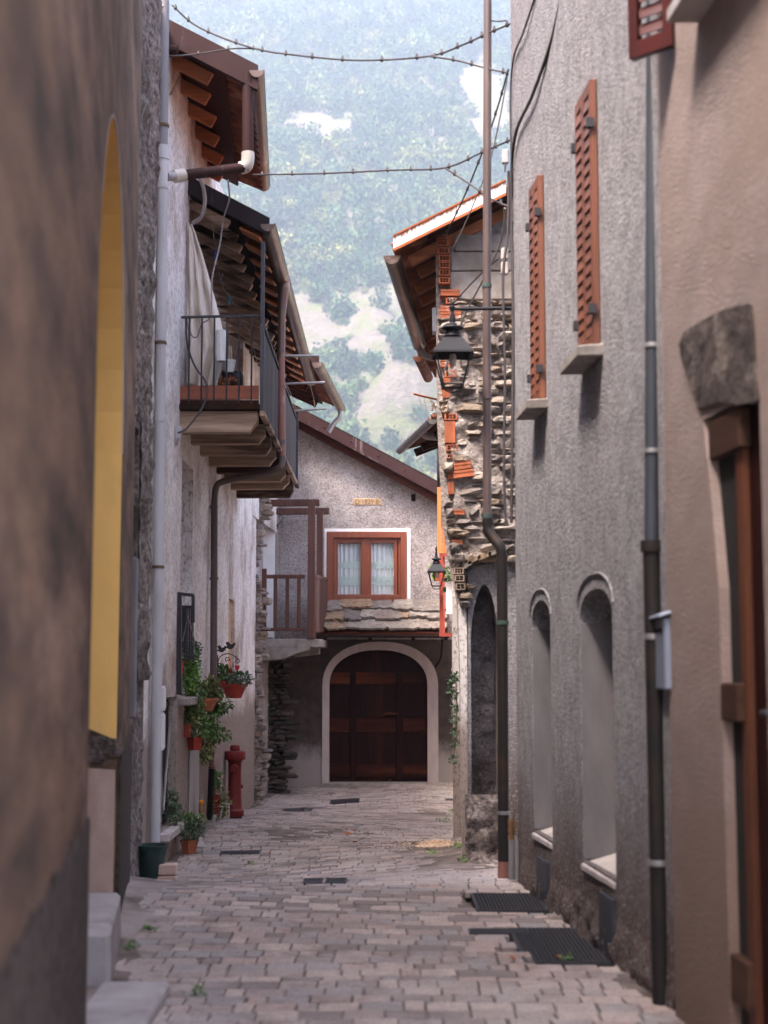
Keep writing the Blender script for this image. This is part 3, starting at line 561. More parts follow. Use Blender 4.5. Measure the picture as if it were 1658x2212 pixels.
# curtain on the balcony
def cloth(fn, nu, nv, th=.006):
    s = MB()
    for j in range(nv + 1):
        for i in range(nu + 1): s.v.append(V(fn(i / nu, j / nv)))
    n_ = nu + 1; s.f = [(j * n_ + i, j * n_ + i + 1, (j + 1) * n_ + i + 1, (j + 1) * n_ + i) for j in range(nv) for i in range(nu)]; return s
def cur(u, v):
    top, bot = P(402, 480, 229), P(399, 835, 229); lft = top.lerp(bot, v); wpx = 8 + 92 * min(1, v * 1.12) ** .85 if v < .72 else 90 - 95 * (v - .72) * (1.0)
    x = lft.x + u * wpx / 229; f_ = .045 * math.sin(u * 19 + v * 2.2) * (.3 + v) + .05 * noise.noise(V((u * 3, v * 4, 3))) + .02 * noise.noise(V((u * 9, v * 12, 5)))
    return (x, 14.02 + f_ + u * .1, lft.z + .02 * math.sin(u * 9))
o = solo(cloth(cur, 60, 60), 'curtain', 'curtain', 'cream cloth curtain hanging in folds at the near end of the wooden balcony', 'curtain', fix=False, smooth=True, angle=80); o.modifiers.new('thick', 'SOLIDIFY').thickness = .006
s = MB(); c = P(478, 735, 228); s.tube([c + V((0, -.06, .08)), c + V((.005, -.06, -.1)), c + V((.01, -.06, -.22))], [.05, .06, .05], 9); solo(s, 'cloth_bundle', 'whitebox', 'white crumpled plastic sheet bunched at the edge of the cream curtain', 'sheet', smooth=True)
# ------------------------------------------------------------------ facing house at the end of the alley
YF = F / 129.0
fx = lambda px: (px - 829) / 129.0
fzz = lambda py: zat(py, YF)
E = thing('facing_house', 'grey roughcast house closing the alley with wide arched door and brown window', 'house', (0, YF, -1.9))
ry = lambda x: 4.07 - .54 * (x + 1.504)
onF = lambda a, b: (a, YF, b)
wh = rect(fx(707), fx(877), fzz(1300), fzz(1150)); nich = rect(fx(888), fx(898), fzz(1083), fzz(1066))
MB().wall(onF, [(-1.85, .45), (1.7, .45), (1.7, ry(1.7)), (-1.85, ry(-1.85))], [wh, nich], (0, .16, 0), (0, 5, 0)).build('wall', 'fh', E)
ai = arch(fx(712), fx(922), -2.1, -.31, fzz(1404), 24, 2.25)
MB().wall(lambda a, b: (a, YF, b), [(-1.85, -2.6), (1.7, -2.6), (1.7, .45), (-1.85, .45)], [ai], (0, .3, 0), (0, 5, 0)).build('lower_wall', 'fh_low_shaded', E)
MB().box(fx(886), fx(900), YF + .14, YF + .17, fzz(1085), fzz(1063)).build('niche_back', 'darkwood', E)
ao = arch(fx(697), fx(945), -2.1, -.33, fzz(1386), 24, 2.25); s = MB()
for i in range(len(ai) - 1):
    a, b, c, d = ai[i], ai[i + 1], ao[i + 1], ao[i]; y0, y1 = YF - .035, YF + .02
    s.hexa([(a[0], y0, a[1]), (d[0], y0, d[1]), (d[0], y1, d[1]), (a[0], y1, a[1]), (b[0], y0, b[1]), (c[0], y0, c[1]), (c[0], y1, c[1]), (b[0], y1, b[1])])
s.build('arch_surround', 'surround', E)
dy = YF + .2
dr = MB().wall(lambda a, b: (a, dy, b), [(x, max(z, -1.9)) for x, z in arch(fx(711), fx(923), -1.9, -.31, fzz(1403), 24, 2.25)], [], (0, .06, 0)).build('door', 'doorwood', E)
for px0, px1 in ((756, 767), (856, 868)): MB().box(fx(px0), fx(px1), dy - .035, dy + .01, -1.9, fzz(1462)).build('door_post', 'doorwood', dr, bevel=.006)
for (p0, p1) in ((713, 755), (768, 855), (869, 921)):
    for (q0, q1) in ((1552, 1582), (1652, 1680), (1452, 1478)):
        r_ = MB().box(fx(p0), fx(p1), dy - .03, dy + .01, fzz(q1), fzz(q0)).build('door_rail', 'dooraccent', dr, bevel=.006)
        s = MB()
        for i in range(3):
            for zq in (q0 + 7, q1 - 7): s.lathe([(.013, 0), (.008, .006)], (lerp(fx(p0), fx(p1), .12 + .38 * i), dy - .032, fzz(zq)), 6)
        s.build('studs', 'blackiron', r_)
    n = max(3, int((fx(p1) - fx(p0)) / .11))
    for (q0, q1) in ((1480, 1551), (1583, 1651)):
        s = MB()
        for i in range(n): s.box(lerp(fx(p0), fx(p1), i / n) + .003, lerp(fx(p0), fx(p1), (i + 1) / n) - .003, dy - .012, dy + .01, fzz(q1), fzz(q0))
        s.build('door_panel', 'doorwood', dr)
MB().box(fx(713), fx(921), dy - .02, dy + .01, fzz(1452), fzz(1440)).build('transom', 'doorwood', dr)
s = MB(); c = V((fx(845), dy - .05, fzz(1546))); s.tube([c + V((-.17, 0, -.01)), c + V((-.1, -.02, .03)), c + V((0, -.03, .035)), c + V((.1, 0, .02)), c + V((.1, .05, .02))], [.016, .03, .026, .02, .016], 8); s.build('handle', 'doorframe', dr, smooth=True)
MB().box(fx(700), fx(990), YF - .12, YF + .25, -2.1, gz(0, 24.6) + .015).build('doorstep', 'concrete', E, bevel=.01)
# window
sx0, sx1, sz0, sz1 = fx(700), fx(886), fzz(1305), fzz(1142)
s = MB().wall(lambda a, b: (a, YF - .02, b), rect(sx0, sx1, sz0, sz1), [wh], (0, .018, 0)); s.build('window_surround', 'limewhite', E)
yw = YF + .03
def frame(x0, x1, z0, z1, t, y0, y1):
    return MB().box(x0, x0 + t, y0, y1, z0, z1).box(x1 - t, x1, y0, y1, z0, z1).box(x0 + t, x1 - t, y0, y1, z1 - t, z1).box(x0 + t, x1 - t, y0, y1, z0, z0 + t)
wn = frame(fx(705), fx(877) + .012, fzz(1300) - .005, fzz(1150) + .01, .105, YF - .045, YF + .06).build('window', 'windowwood', E, bevel=.006)
frame(fx(719), fx(865), fzz(1289), fzz(1161), .04, YF + .0, YF + .08).build('inner_frame', 'windowwood', wn, bevel=.004)
for (x0, x1) in ((fx(719), fx(786)), (fx(791), fx(858))):
    frame(x0 + .02, x1 - .0, fzz(1294), fzz(1165), .062, YF + .012, YF + .07).build('sash', 'windowwood', wn, bevel=.005)
    MB().box(x0 + .08, x1 - .06, YF + .038, YF + .044, fzz(1290), fzz(1170)).build('pane', 'glass', wn)
    def cf(u, v, x0=x0, x1=x1): return (lerp(x0 + .04, x1 - .02, u), YF + .10 + .012 * math.sin(u * 46 + 2 * math.sin(u * 7)) + .006 * noise.noise(V((u * 9, v * 2, x0))), lerp(fzz(1168), fzz(1292), v))
    o = cloth(cf, 80, 6).build('net_curtain', 'lace', wn, fix=False, smooth=True, angle=80)
    for (q0, q1, zz) in ((1213, 1227, 0), (1245, 1260, 1)):
        s = MB(); nz_ = 9
        for i in range(nz_):
            u0, u1 = lerp(x0 + .08, x1 - .06, i / nz_), lerp(x0 + .08, x1 - .06, (i + 1) / nz_); a, b = fzz(q0), fzz(q1)
            s.poly((u0, YF + .082, a), (u1, YF + .082, a), (u1, YF + .082, a - .02), (u0, YF + .082, a - .02)); s.poly((u0, YF + .082, b), (u1, YF + .082, b), (u1, YF + .082, b + .02), (u0, YF + .082, b + .02))
            m_ = (u0 + u1) / 2; s.poly((u0, YF + .0825, a - .02), (u0 + .014, YF + .0825, a - .02), (m_ + .01, YF + .0825, b + .02), (m_ - .01, YF + .0825, b + .02)); s.poly((u1 - .014, YF + .0825, a - .02), (u1, YF + .0825, a - .02), (m_ + .01, YF + .0835, b + .02), (m_ - .01, YF + .0835, b + .02))
            if zz: s.poly((u0, YF + .083, b), (u1, YF + .083, b), (m_, YF + .083, b - .06))
        s.build('lace_band', 'lacetrim', wn, fix=False)
MB().box(fx(788) - .055, fx(788) + .055, YF - .005, YF + .075, fzz(1293), fzz(1163)).build('mullion', 'windowwood', wn, bevel=.008)
MB().box(fx(702), fx(884), YF - .10, YF + .03, fzz(1306), fzz(1301)).build('sill', 'concrete', wn, bevel=.005)
MB().box(fx(700), fx(884), YF + .17, YF + .19, fzz(1306), fzz(1145)).build('dark_room', 'darkwood', E)
# inscribed stone over the window
pl = MB().box(fx(762), fx(823), YF - .012, YF + .02, fzz(1091), fzz(1077)).build('inscribed_stone', 'sandstone', E, bevel=.008)
tc = bpy.data.curves.new('inscription', 'FONT'); tc.body = '\u00b7D\u00b71829\u00b7B\u00b7'; tc.size = .105; tc.extrude = .002; tc.align_x = 'CENTER'; tc.align_y = 'CENTER'; tc.materials.append(MT['potclay'].copy() if False else MT['stem'])
to_ = bpy.data.objects.new('inscription', tc); tm = bpy.data.meshes.new_from_object(to_); to = bpy.data.objects.new('inscription', tm); bpy.data.objects.remove(to_); COL.objects.link(to); to.parent = pl; to.rotation_euler = (math.pi / 2, 0, 0); to.location = V((fx(792), YF - .0145, fzz(1084.3))) - ORG[pl.name]
# roof with flashing
s = MB(); a0, a1 = -2.15, 1.95
s.prism([(a0, YF - .22, ry(a0) + .06), (a1, YF - .22, ry(a1) + .06), (a1, YF - .22, ry(a1) + .20), (a0, YF - .22, ry(a0) + .20)], (0, 6, 0)); rf = s.build('roof', 'slate', E)
s = MB().prism([(a0, YF - .30, ry(a0) + .075), (a1, YF - .30, ry(a1) + .075), (a1, YF - .30, ry(a1) + .30), (a0, YF - .30, ry(a0) + .30)], (0, .03, 0)); s.bar((a0, YF - .3, ry(a0) + .08), (a1, YF - .3, ry(a1) + .08), .07, .025)
for i in range(9):
    x = lerp(a0, a1, .06 + i * .11); s.lathe([(.018, 0), (.012, .012)], (x, YF - .305, ry(x) + .19), 6)
s.prism([(a0, YF - .30, ry(a0) + .285), (a1, YF - .30, ry(a1) + .285), (a1, YF - .30, ry(a1) + .302), (a0, YF - .30, ry(a0) + .302)], (0, .25, 0)); s.build('flashing', 'brownmetal', rf)
MB().prism([(a0, YF - .24, ry(a0) - .06), (a1, YF - .24, ry(a1) - .06), (a1, YF - .24, ry(a1) + .09), (a0, YF - .24, ry(a0) + .09)], (0, .05, 0)).build('barge_board', 'darkwood', rf)
# slab canopy over the arched door
cp = MB().hexa([(fx(704), YF, .90), (fx(962), YF, .90), (fx(962), YF - .80, .48), (fx(704), YF - .80, .48), (fx(704), YF, .96), (fx(962), YF, .96), (fx(962), YF - .80, .54), (fx(704), YF - .80, .54)]).build('canopy', 'darkwood', E)
rr = random.Random(12); s = MB(); ax = V((0, -.80, -.42)).normalized(); up_ = V((0, -.42, .80)).normalized()
def slabst(x0, x1, t0, t1, lay):                     # irregular schist slab between slope distances t0 (upper) and t1 (lower edge)
    n_ = 9; th = rr.uniform(.025, .045); base = V((0, YF, .985)); top = []; low = []
    for i in range(n_ + 1):
        u = i / n_; x = lerp(x0, x1, u); cut = .06 if i in (0, n_) else 0
        low.append(base + ax * (t1 - cut - rr.uniform(0, .05)) + V((x, 0, 0))); 
    p = [base + ax * (t0 + rr.uniform(0, .05)) + V((x0 + rr.uniform(0, .06), 0, 0)), base + ax * t0 + V((x1 - rr.uniform(0, .06), 0, 0))] + low[::-1]
    s.prism([q + up_ * (.012 + lay + rr.uniform(0, .008)) for q in p], up_ * th)
for (a, b, lay) in ((703, 752, 0), (750, 838, .006), (834, 905, 0), (900, 961, .006)): slabst(fx(a), fx(b), .42, .905, lay)
for (a, b, lay) in ((702, 748, .05), (752, 782, .045), (744, 760, .075), (778, 812, .05), (806, 866, .062), (858, 888, .05), (880, 925, .06), (918, 962, .05)): slabst(fx(a), fx(b), .2, rr.uniform(.55, .7), lay)
for (a, b, lay) in ((704, 742, .095), (736, 806, .11), (796, 850, .095), (845, 893, .105), (885, 962, .10)): slabst(fx(a), fx(b), 0, rr.uniform(.3, .46), lay)
s.build('roof_slabs', 'slate', cp)
gutter(MB(), (fx(704), YF - .86, .505), (fx(964), YF - .86, .495), .035).build('gutter', 'blackpipe', cp, smooth=True)
for px in (706, 800, 890, 958): MB().bar((fx(px), YF - .02, .88), (fx(px), YF - .78, .46), .06, .08).build('rafter', 'darkwood', cp)
MB().tube(spline([P(955, 1380, 132), P(952, 1420, 131), P(940, 1440, 130)], 4), .02, 6).build('drain_bend', 'blackpipe', cp)
# side wall on the left with the balcony door
MB().wall(onX(L3P), [(22.35, -2.5), (YF, -2.5), (YF, 4.6), (22.35, 4.6)], [rect(23.15, 24.3, .47, 2.42)], (-.4, 0, 0)).build('side_wall', 'fh', E)
xq = L3P[0] + L3P[1] * 24.3
MB().box(xq - .41, xq + .012, 24.285, 24.36, .40, 2.5).build('door_jamb', 'limewhite', E)
MB().box(xq - .5, xq - .38, 23.0, 24.4, .4, 2.5).build('balcony_door', 'limewhite', E)
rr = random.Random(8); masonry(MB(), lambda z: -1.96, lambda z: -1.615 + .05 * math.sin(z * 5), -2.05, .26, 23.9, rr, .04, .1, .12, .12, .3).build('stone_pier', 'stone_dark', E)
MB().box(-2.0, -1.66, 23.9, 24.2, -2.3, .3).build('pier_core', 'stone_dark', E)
# wooden balcony
def pb(px, py, ss=139): return P(px, py, ss)
b0, b1, b2, b3 = pb(561, 1380), pb(691, 1380), P(706, 1383, 130.5), P(595, 1383, 130.5)
sl_ = MB().prism([b0, b1, b2, b3], (0, 0, -.13)).build('balcony', 'concrete', E, bevel=.012)
MB().prism([pb(566, 1396), pb(668, 1396), pb(668, 1404), pb(640, 1412), pb(612, 1424), pb(566, 1428)], (0, .35, 0)).build('corbel', 'concrete', sl_, bevel=.015)
MB().prism([P(585, 1396, 133), P(690, 1396, 133), P(690, 1413, 133), P(600, 1424, 133)], (0, .3, 0)).build('corbel', 'concrete', sl_, bevel=.015)
def post(px0, px1, y0, y1, ss, name='post'):
    a = P(px0, y0, ss); b = P(px1, y1, ss); wd_ = b.x - a.x; MB().box(a.x, b.x, a.y, a.y + wd_, b.z, a.z).build(name, 'woodrail', sl_, bevel=.006)
post(563, 574, 1228, 1379, 139); post(665, 679, 1088, 1379, 139.2); post(684, 696, 1104, 1380, 132.5)
for a_, b_, c_, d_ in ((574, 665, 1241, 1249), (574, 665, 1356, 1363)): MB().box(pb(a_, 0).x, pb(b_, 0).x, 23.03, 23.09, pb(0, d_).z, pb(0, c_).z).build('rail', 'woodrail', sl_, bevel=.005)
for px in (594, 620, 645): post(px - 3.5, px + 3.5, 1249, 1357, 138.8, 'baluster')
a, b = P(677, 1244, 138.5), P(705, 1252, 130.6); MB().bar(a, b, .06, .06).build('rail', 'woodrail', sl_, bevel=.005)
a2, b2_ = P(677, 1362, 138.5), P(703, 1362, 130.6); MB().bar(a2, b2_, .05, .05).build('rail', 'woodrail', sl_, bevel=.005)
for i in range(14):
    t = (i + .5) / 14; p_, q_ = a.lerp(b, t), a2.lerp(b2_, t); MB().bar(p_, V((p_.x, p_.y, q_.z - .03)), .022, .09, (-.35, 1, 0)).build('slat', 'woodrail', sl_)
MB().bar(P(559, 1087, 138.5), P(690, 1086, 138.5), .1, .105).build('lintel_beam', 'woodrail', sl_, bevel=.008)
MB().bar(P(593, 1105, 131.5), P(711, 1104, 131.5), .1, .105).build('lintel_beam', 'woodrail', sl_, bevel=.008)
for px, py, ss in ((566, 1112, 138), (600, 1126, 131.5)):
    c = P(px, py, ss); s = MB(); q = [c + V((.012 * math.cos(k * .7) * (1 + k * .13) - .02, 0, -.09 + .012 * math.sin(k * .7) * (1 + k * .13))) for k in range(14)] + [c + V((.05, 0, -.02)), c + V((.085, 0, .06)), c + V((.04, 0, .10)), c + V((.01, 0, .07))]
    s.tube(spline(q, 3), .008, 5); s.build('scroll_bracket', 'blackiron', sl_)
# ------------------------------------------------------------------ rubble stone house, right
T = thing('stone_house', 'half ruined stone house on the right with exposed hollow bricks and white rusty eave', 'house', (1.2, 12.6, -1.6))
YS = F / 256.0
gx = lambda px: (px - 829) / 256.0
gzz = lambda py: zat(py, YS)
LS = [(3.62, .445), (2.1, .452), (1.25, .49), (.94, .53), (.55, .61), (.0, .63), (-1.9, .645)]
def edge(z):
    for (za, xa), (zb, xb) in zip(LS, LS[1:]):
        if z >= zb: return lerp(xa, xb, (za - z) / (za - zb))
    return .645
out = [(x, z) for z, x in LS[::-1]][::1]
out = [(x, z) for x, z in out] + [(2.6, 4.75), (2.6, -1.9)]
dvs = (.26, 3.1, 0)
inr0 = arch(gx(1015), gx(1075), -1.85, .22, gzz(1262), 14, 1.7)
inr = inr0; MB().wall(lambda a, b: (a, YS, b), out, [inr], (0, .45, 0), dvs).build('wall', 'mortar', T)
MB().wall(lambda a, b: (a, YS - .04, b), [(gx(1006), -1.9), (2.6, -1.9), (2.6, .86), (gx(1085), .9), (gx(1030), .84), (gx(1010), .8)], [inr], (0, .035, 0), (0, .035, 0)).build('plaster', 'rg', T)
rough_grid(gx(1012), gx(1078), -1.8, .75, lambda u, z, d: (u, YS + .42 - d, z), .08, .02).build('recess_back', 'rg', T, smooth=True, angle=80)
MB().wall(lambda a, b: (a, YS - .03, b), [(.648, -1.9), (gx(1007), -1.9), (gx(1007), .3), (.69, .55), (.62, .52), (.638, 0)], [], (0, .028, 0)).build('white_strip', 'white', T)
rr = random.Random(31)
rough_grid(gx(1000), gx(1085), -1.8, -1.05, lambda u, z, d: (u, YS - .05 - d * 1.6 * (1 - (z + 1.8) / .9), z), .16, .04).build('foot_stones', 'roughstone', T, smooth=True, angle=80)
BR = [(943, 968, 501, 511, 1), (944, 969, 513, 524, 1), (945, 970, 527, 539, 1), (947, 972, 542, 555, 1), (948, 974, 558, 571, 1), (949, 974, 573, 587, 1), (949, 974, 589, 602, 1), (949, 973, 606, 619, 1),
      (953, 995, 632, 645, 0), (964, 988, 650, 662, 1), (952, 997, 667, 679, 0), (952, 997, 681, 693, 0), (952, 965, 776, 785, 1), (953, 978, 787, 797, 0), (961, 986, 806, 819, 1), (954, 973, 821, 843, 2), (956, 972, 847, 864, 2),
      (960, 988, 898, 911, 1), (961, 983, 914, 960, 2), (964, 989, 964, 977, 1), (965, 977, 985, 993, 1), (980, 1017, 1006, 1020, 3), (979, 1021, 1022, 1037, 3), (967, 978, 1021, 1038, 2), (968, 980, 1044, 1070, 2), (977, 1002, 1104, 1114, 0), (975, 997, 1169, 1178, 0)]
PB = [(979, 1000, 1228, 1241, 1), (981, 1001, 1244, 1257, 1), (983, 1003, 1261, 1275, 1)]
def bricks(lst):
    s = MB()
    for (p0, p1, q0, q1, ty) in lst:
        x0, x1, z0, z1 = gx(p0), gx(p1), gzz(q1), gzz(q0); yb = YS - .10 - (.03 if ty == 3 else 0) - R.uniform(0, .012); wx, wz = x1 - x0, z1 - z0
        if ty == 1:
            hs = []; nc = 3 if wx > .08 else 2
            for r_ in range(2 if wz > .04 else 1):
                rz = 2 if wz > .04 else 1
                for c_ in range(nc): a = x0 + wx * (.1 + c_ * .8 / nc + .045); e = z0 + wz * (.12 + r_ * .76 / rz + .05); hs.append(rect(a - wx * .015, a + wx * (.8 / nc - .065), e - wz * .02, e + wz * (.76 / rz - .06)))
            s.wall(lambda a, b: (a, yb, b), rect(x0, x1, z0, z1), hs, (0, .11, 0), (0, .13, 0))
        else:
            tl = .018 if ty == 3 else R.uniform(-.004, .004); dz = .02 if ty == 3 else 0
            nr_ = max(3, int((wz if ty != 2 else wx) / .016))
            for k in range(nr_):
                d_ = .004 if k % 2 else 0
                if ty == 2: s.box(lerp(x0, x1, k / nr_), lerp(x0, x1, (k + 1) / nr_), yb + d_, yb + .13, z0, z1)
                else:
                    za, zb = lerp(z0, z1, k / nr_), lerp(z0, z1, (k + 1) / nr_)
                    s.hexa([(x0, yb + d_, za), (x1, yb + d_, za + dz), (x1, yb + .13, za + dz), (x0, yb + .13, za), (x0, yb + d_, zb), (x1, yb + d_, zb + dz), (x1, yb + .13, zb + dz), (x0, yb + .13, zb)])
    return s
bricks(BR).build('brick_edging', 'brickred', T); bricks(PB).build('pale_brick_edging', 'brickpale', T)
s = MB()
for (p0, p1, q0, q1, ty) in BR + PB:
    if ty == 1: s.box(gx(p0) + .004, gx(p1) - .004, YS - .05, YS - .0, gzz(q1) + .003, gzz(q0) - .003)
s.build('cavity_shade_blocks', 'hole', T)  # black blocks stand in for the shade inside the brick holes
rough_grid(.46, 1.3, .9, 3.06, lambda u, z, d: (max(u, edge(z) + .004), YS - (.066 if u > edge(z) + .09 else .02) - d * (1 if u > edge(z) + .09 else .6), z), .04, .022).build('rough_mortar', 'mortar', T, smooth=True, angle=70)
def skip(x, z):
    px, py = x * 256 + 829, next((q for q in range(450, 1900, 2) if gzz(q) < z), 1900)
    if any(p0 - 3 < px < p1 + 3 and q0 - 4 < py < q1 + 4 for p0, p1, q0, q1, _ in BR + PB): return True
    return py < 652 and px > 972 or px < 978 and py < 640
rr = random.Random(77)
masonry(MB(), lambda z: edge(z) + .03, lambda z: 1.28, .86, 3.1, lambda x, z: YS - .012 + .03 * noise.noise(V((x * 6, z * 9, 4))), rr, .026, .105, .10, .06, .24, skip).build('rubble_face', 'stone', T)
masonry(MB(), lambda z: edge(z) + .03, lambda z: gx(1008), .48, .86, YS - .02, rr, .03, .07, .07, .06, .12, skip).build('rubble_corner', 'stone', T)
MB().box(gx(974), 1.3, YS - .05, YS - .004, gzz(650), gzz(590)).box(gx(976), 1.3, YS - .047, YS - .004, gzz(588), gzz(548)).box(gx(985), 1.3, YS - .051, YS - .004, gzz(546), gzz(510)).build('concrete_blocks', 'concrete', T, bevel=.008)
s = MB()
for i, (p0, p1, q0, q1) in enumerate(((1008, 1035, 1222, 1210), (1030, 1058, 1214, 1203), (1052, 1080, 1205, 1196), (1000, 1016, 1232, 1222))): s.prism([(gx(p0), YS - .17, gzz(q0)), (gx(p1), YS - .17, gzz(q1)), (gx(p1), YS - .17, gzz(q1) + .035), (gx(p0), YS - .17, gzz(q0) + .04)], (0, .2, 0))
s.build('slab_ledge', 'slate', T)
# its roof: tiles, flaking white verge, gutter
D0, D1 = P(852, 540, 260), P(915, 812, 178)
rD = tiles(MB(), D0, D1, V((1.9, .0, .98)), rows=6).build('roof', 'terracotta', T, smooth=True, angle=50)
ud = V((1.9, 0, .98)).normalized(); al = (D1 - D0).normalized(); nrm = (ud.cross(al)); nrm = -nrm if nrm.z < 0 else nrm
MB().hexa([D0 + ud * .3 - nrm * .02, D1 + ud * .3 - nrm * .02, D1 + ud * 2.1 - nrm * .02, D0 + ud * 2.1 - nrm * .02, D0 + ud * .3 - nrm * .045, D1 + ud * .3 - nrm * .045, D1 + ud * 2.1 - nrm * .045, D0 + ud * 2.1 - nrm * .045]).build('sheathing', 'darkwood', rD)
for i in range(11):
    b0_ = D0.lerp(D1, (i + .4) / 11) - nrm * .095; MB().bar(b0_ + ud * R.uniform(.06, .16), b0_ + ud * 2.0, .07, .09, nrm).build('rafter', 'rafter', rD, bevel=.006)
v0 = P(849, 541, 262); v1 = P(1092, 420, 262)
dz = V((0, 0, .125)); MB().hexa([v0, v1, v1 + V((0, .02, 0)), v0 + V((0, .02, 0)), v0 + dz, v1 + dz, v1 + dz + V((0, .02, 0)), v0 + dz + V((0, .02, 0))]).build('verge_flashing', 'rust', rD)
s = MB(); n_ = 90; top0, top1 = v0 + dz, v1 + dz
for i in range(n_):
    t0, t1 = i / n_, (i + 1) / n_; a, b = top0.lerp(top1, t0), top0.lerp(top1, t1); l_ = R.uniform(.012, .055); yo = V((0, -.003, 0)); s.poly(a + yo, b + yo, (a + b) / 2 + yo + V((0, 0, -l_)) + (b - a) * .3, (a + b) / 2 + yo + V((0, 0, -l_ * .8)) - (b - a) * .3)
s.bar(v0 + V((0, -.004, 0)), v1 + V((0, -.004, 0)), .02, .022); s.bar(top0 + V((0, .05, 0)), top1 + V((0, .05, 0)), .12, .012); s.build('rust_streaks', 'rustline', rD, fix=False)
gutter(MB(), P(846, 552, 259), P(905, 745, 197), .072).build('gutter', 'copper', rD, smooth=True)
gutter(MB(), P(903, 770, 195), P(924, 816, 178), .06).build('tile_gutter', 'terracotta', rD, smooth=True)
MB().tube(spline([P(906, 738, 198), P(907, 752, 198), P(916, 768, 198), P(932, 774, 198), P(960, 778, 198)], 5), .035, 8).build('gutter_elbow', 'pvcwhite', rD, smooth=True)
# ------------------------------------------------------------------ neighbour beyond the stone house
Q = thing('plastered_house', 'white plastered house mostly hidden behind the rubble stone house, with red steel balcony frame', 'house', (1.4, 20, -1.9))
MB().wall(onX(RSP), [(15.6, -2.5), (YF - .02, -2.5), (YF - .02, 2.3), (15.6, 2.5)], [], (3.5, 0, 0)).build('wall', 'white', Q)
E0, E1 = P(938, 910, 206), P(866, 976, 178)
rQ = tiles(MB(), E0, E1, V((1.5, .25, .62)), rows=5).build('porch_roof', 'terracotta', Q, smooth=True, angle=50)
gutter(MB(), P(934, 906, 207), P(863, 972, 177.5), .052).build('gutter', 'greymetal', rQ, smooth=True)
ud = V((1.5, .25, .62)).normalized()
for i in range(5):
    b0_ = E0.lerp(E1, (i + .5) / 5) - V((0, 0, .1)); MB().bar(b0_ + ud * .15, b0_ + ud * 1.5, .07, .09).build('rafter', 'darkwood', rQ)
MB().tube(spline([P(912, 925, 195), P(915, 938, 195), P(928, 943, 195), P(950, 944, 195)], 5), .042, 8).build('gutter_elbow', 'pvcwhite', rQ, smooth=True)
MB().box(P(940, 0, 176).x, P(951, 0, 176).x, F / 176, F / 176 + .1, P(0, 1050, 176).z, P(0, 945, 176).z).build('corner_post', 'slats', rQ)
MB().box(P(945, 0, 190).x, P(953, 0, 190).x, F / 190, F / 190 + .06, P(0, 960, 190).z, P(0, 860, 190).z).build('orange_post', 'orangewood', rQ)
op = MB().bar(P(948, 1195, 157), P(948, 985, 157), .05, .05, (0, 1, 0)).build('open_shutter', 'orangewood', Q)
MB().box(P(950, 0, 157).x, P(1000, 0, 157).x, F / 157, F / 157 + .03, P(0, 1195, 157).z, P(0, 985, 157).z).build('shutter_panel', 'orangewood', op)
for py in (990, 1090, 1190): MB().box(P(948, 0, 157).x, P(1000, 0, 157).x, F / 157 - .02, F / 157 - .001, P(0, py + 5, 157).z, P(0, py - 5, 157).z).build('shutter_rail', 'orangewood', op)
fr = MB().bar(P(952.5, 1370, 150), P(952.5, 1196, 150), .05, .05, (0, 1, 0)); fr.bar(P(949, 1198, 150), P(1010, 1198, 150), .05, .05); fr.bar(P(949, 1371, 150), P(1015, 1371, 150), .06, .05)
fr.bar(P(952, 1371, 150), P(956, 1371, 136), .05, .05); fr.bar(P(952, 1198, 150), P(956, 1198, 136), .05, .05); fr.bar(P(957, 1371, 136), P(957, 1198, 136), .05, .05, (0, 1, 0)); fr.build('balcony_frame', 'redsteel', Q)
MB().box(P(958, 0, 146).x, P(986, 0, 146).x, F / 146, F / 146 + .04, P(0, 1326, 146).z, P(0, 1266, 146).z).build('balcony_panel', 'whitebox', Q)
# ------------------------------------------------------------------ grey house, right
G = thing('grey_house', 'grey roughcast house on the right with two louvred shutter windows above two arched niches', 'house', (1.3, 9, -1.45))
nA = arch(9.10, 9.73, -1.05, .26, .42, 12, 2.2); nB = arch(7.47, 8.235, -1.05, .26, .41, 12, 2.2)
wA = rect(9.14, 9.48, 1.67, 3.11); wB = rect(7.62, 8.02, 1.68, 3.12)
MB().wall(onX(RGP), [(6.36, -2.2), (10.34, -2.2), (10.34, 6.2), (6.36, 6.2)], [nA, nB, wA, wB], (.30, 0, 0), (4, 0, 0)).build('wall', 'rg', G)
for q, (u0, u1) in ((nA, (9.04, 9.79)), (nB, (7.41, 8.295))):
    MB().wall(lambda a, b: (RGP[0] + RGP[1] * a + .27, a, b), rect(u0 + .02, u1 - .02, -1.1, .5), [], (.03, 0, 0)).build('blind_window', 'blackiron', G)
    uf, zf = q[-1][0], .2; MB().poly((RGP[0] + RGP[1] * uf + .004, uf - .004, -1.04), (RGP[0] + RGP[1] * uf + .27, uf - .004, -1.04), (RGP[0] + RGP[1] * uf + .27, uf - .004, .24), (RGP[0] + RGP[1] * uf + .004, uf - .004, .24)).build('niche_reveal', 'smooth', G)
    m_ = (u0 + u1) / 2; xa, xb = RGP[0] + RGP[1] * u0, RGP[0] + RGP[1] * u1
    MB().hexa([(xa - .012, u0 + .07, -1.10), (xa + .28, u0 + .07, -1.1), (xb + .28, u1 - .07, -1.1), (xb - .012, u1 - .07, -1.1), (xa - .012, u0 + .07, -1.065), (xa + .28, u0 + .07, -.98), (xb + .28, u1 - .07, -.98), (xb - .012, u1 - .07, -1.065)]).build('niche_sill', 'sillstone', G, bevel=.006)
    MB().tube([(RGP[0] + RGP[1] * a - .004, a, b + .02) for a, b in (arch(u0 + .02, u1 - .02, .3, .3, .47, 12, 2.2))[1:-1]], .008, 6).build('niche_hood', 'rg', G, smooth=True)
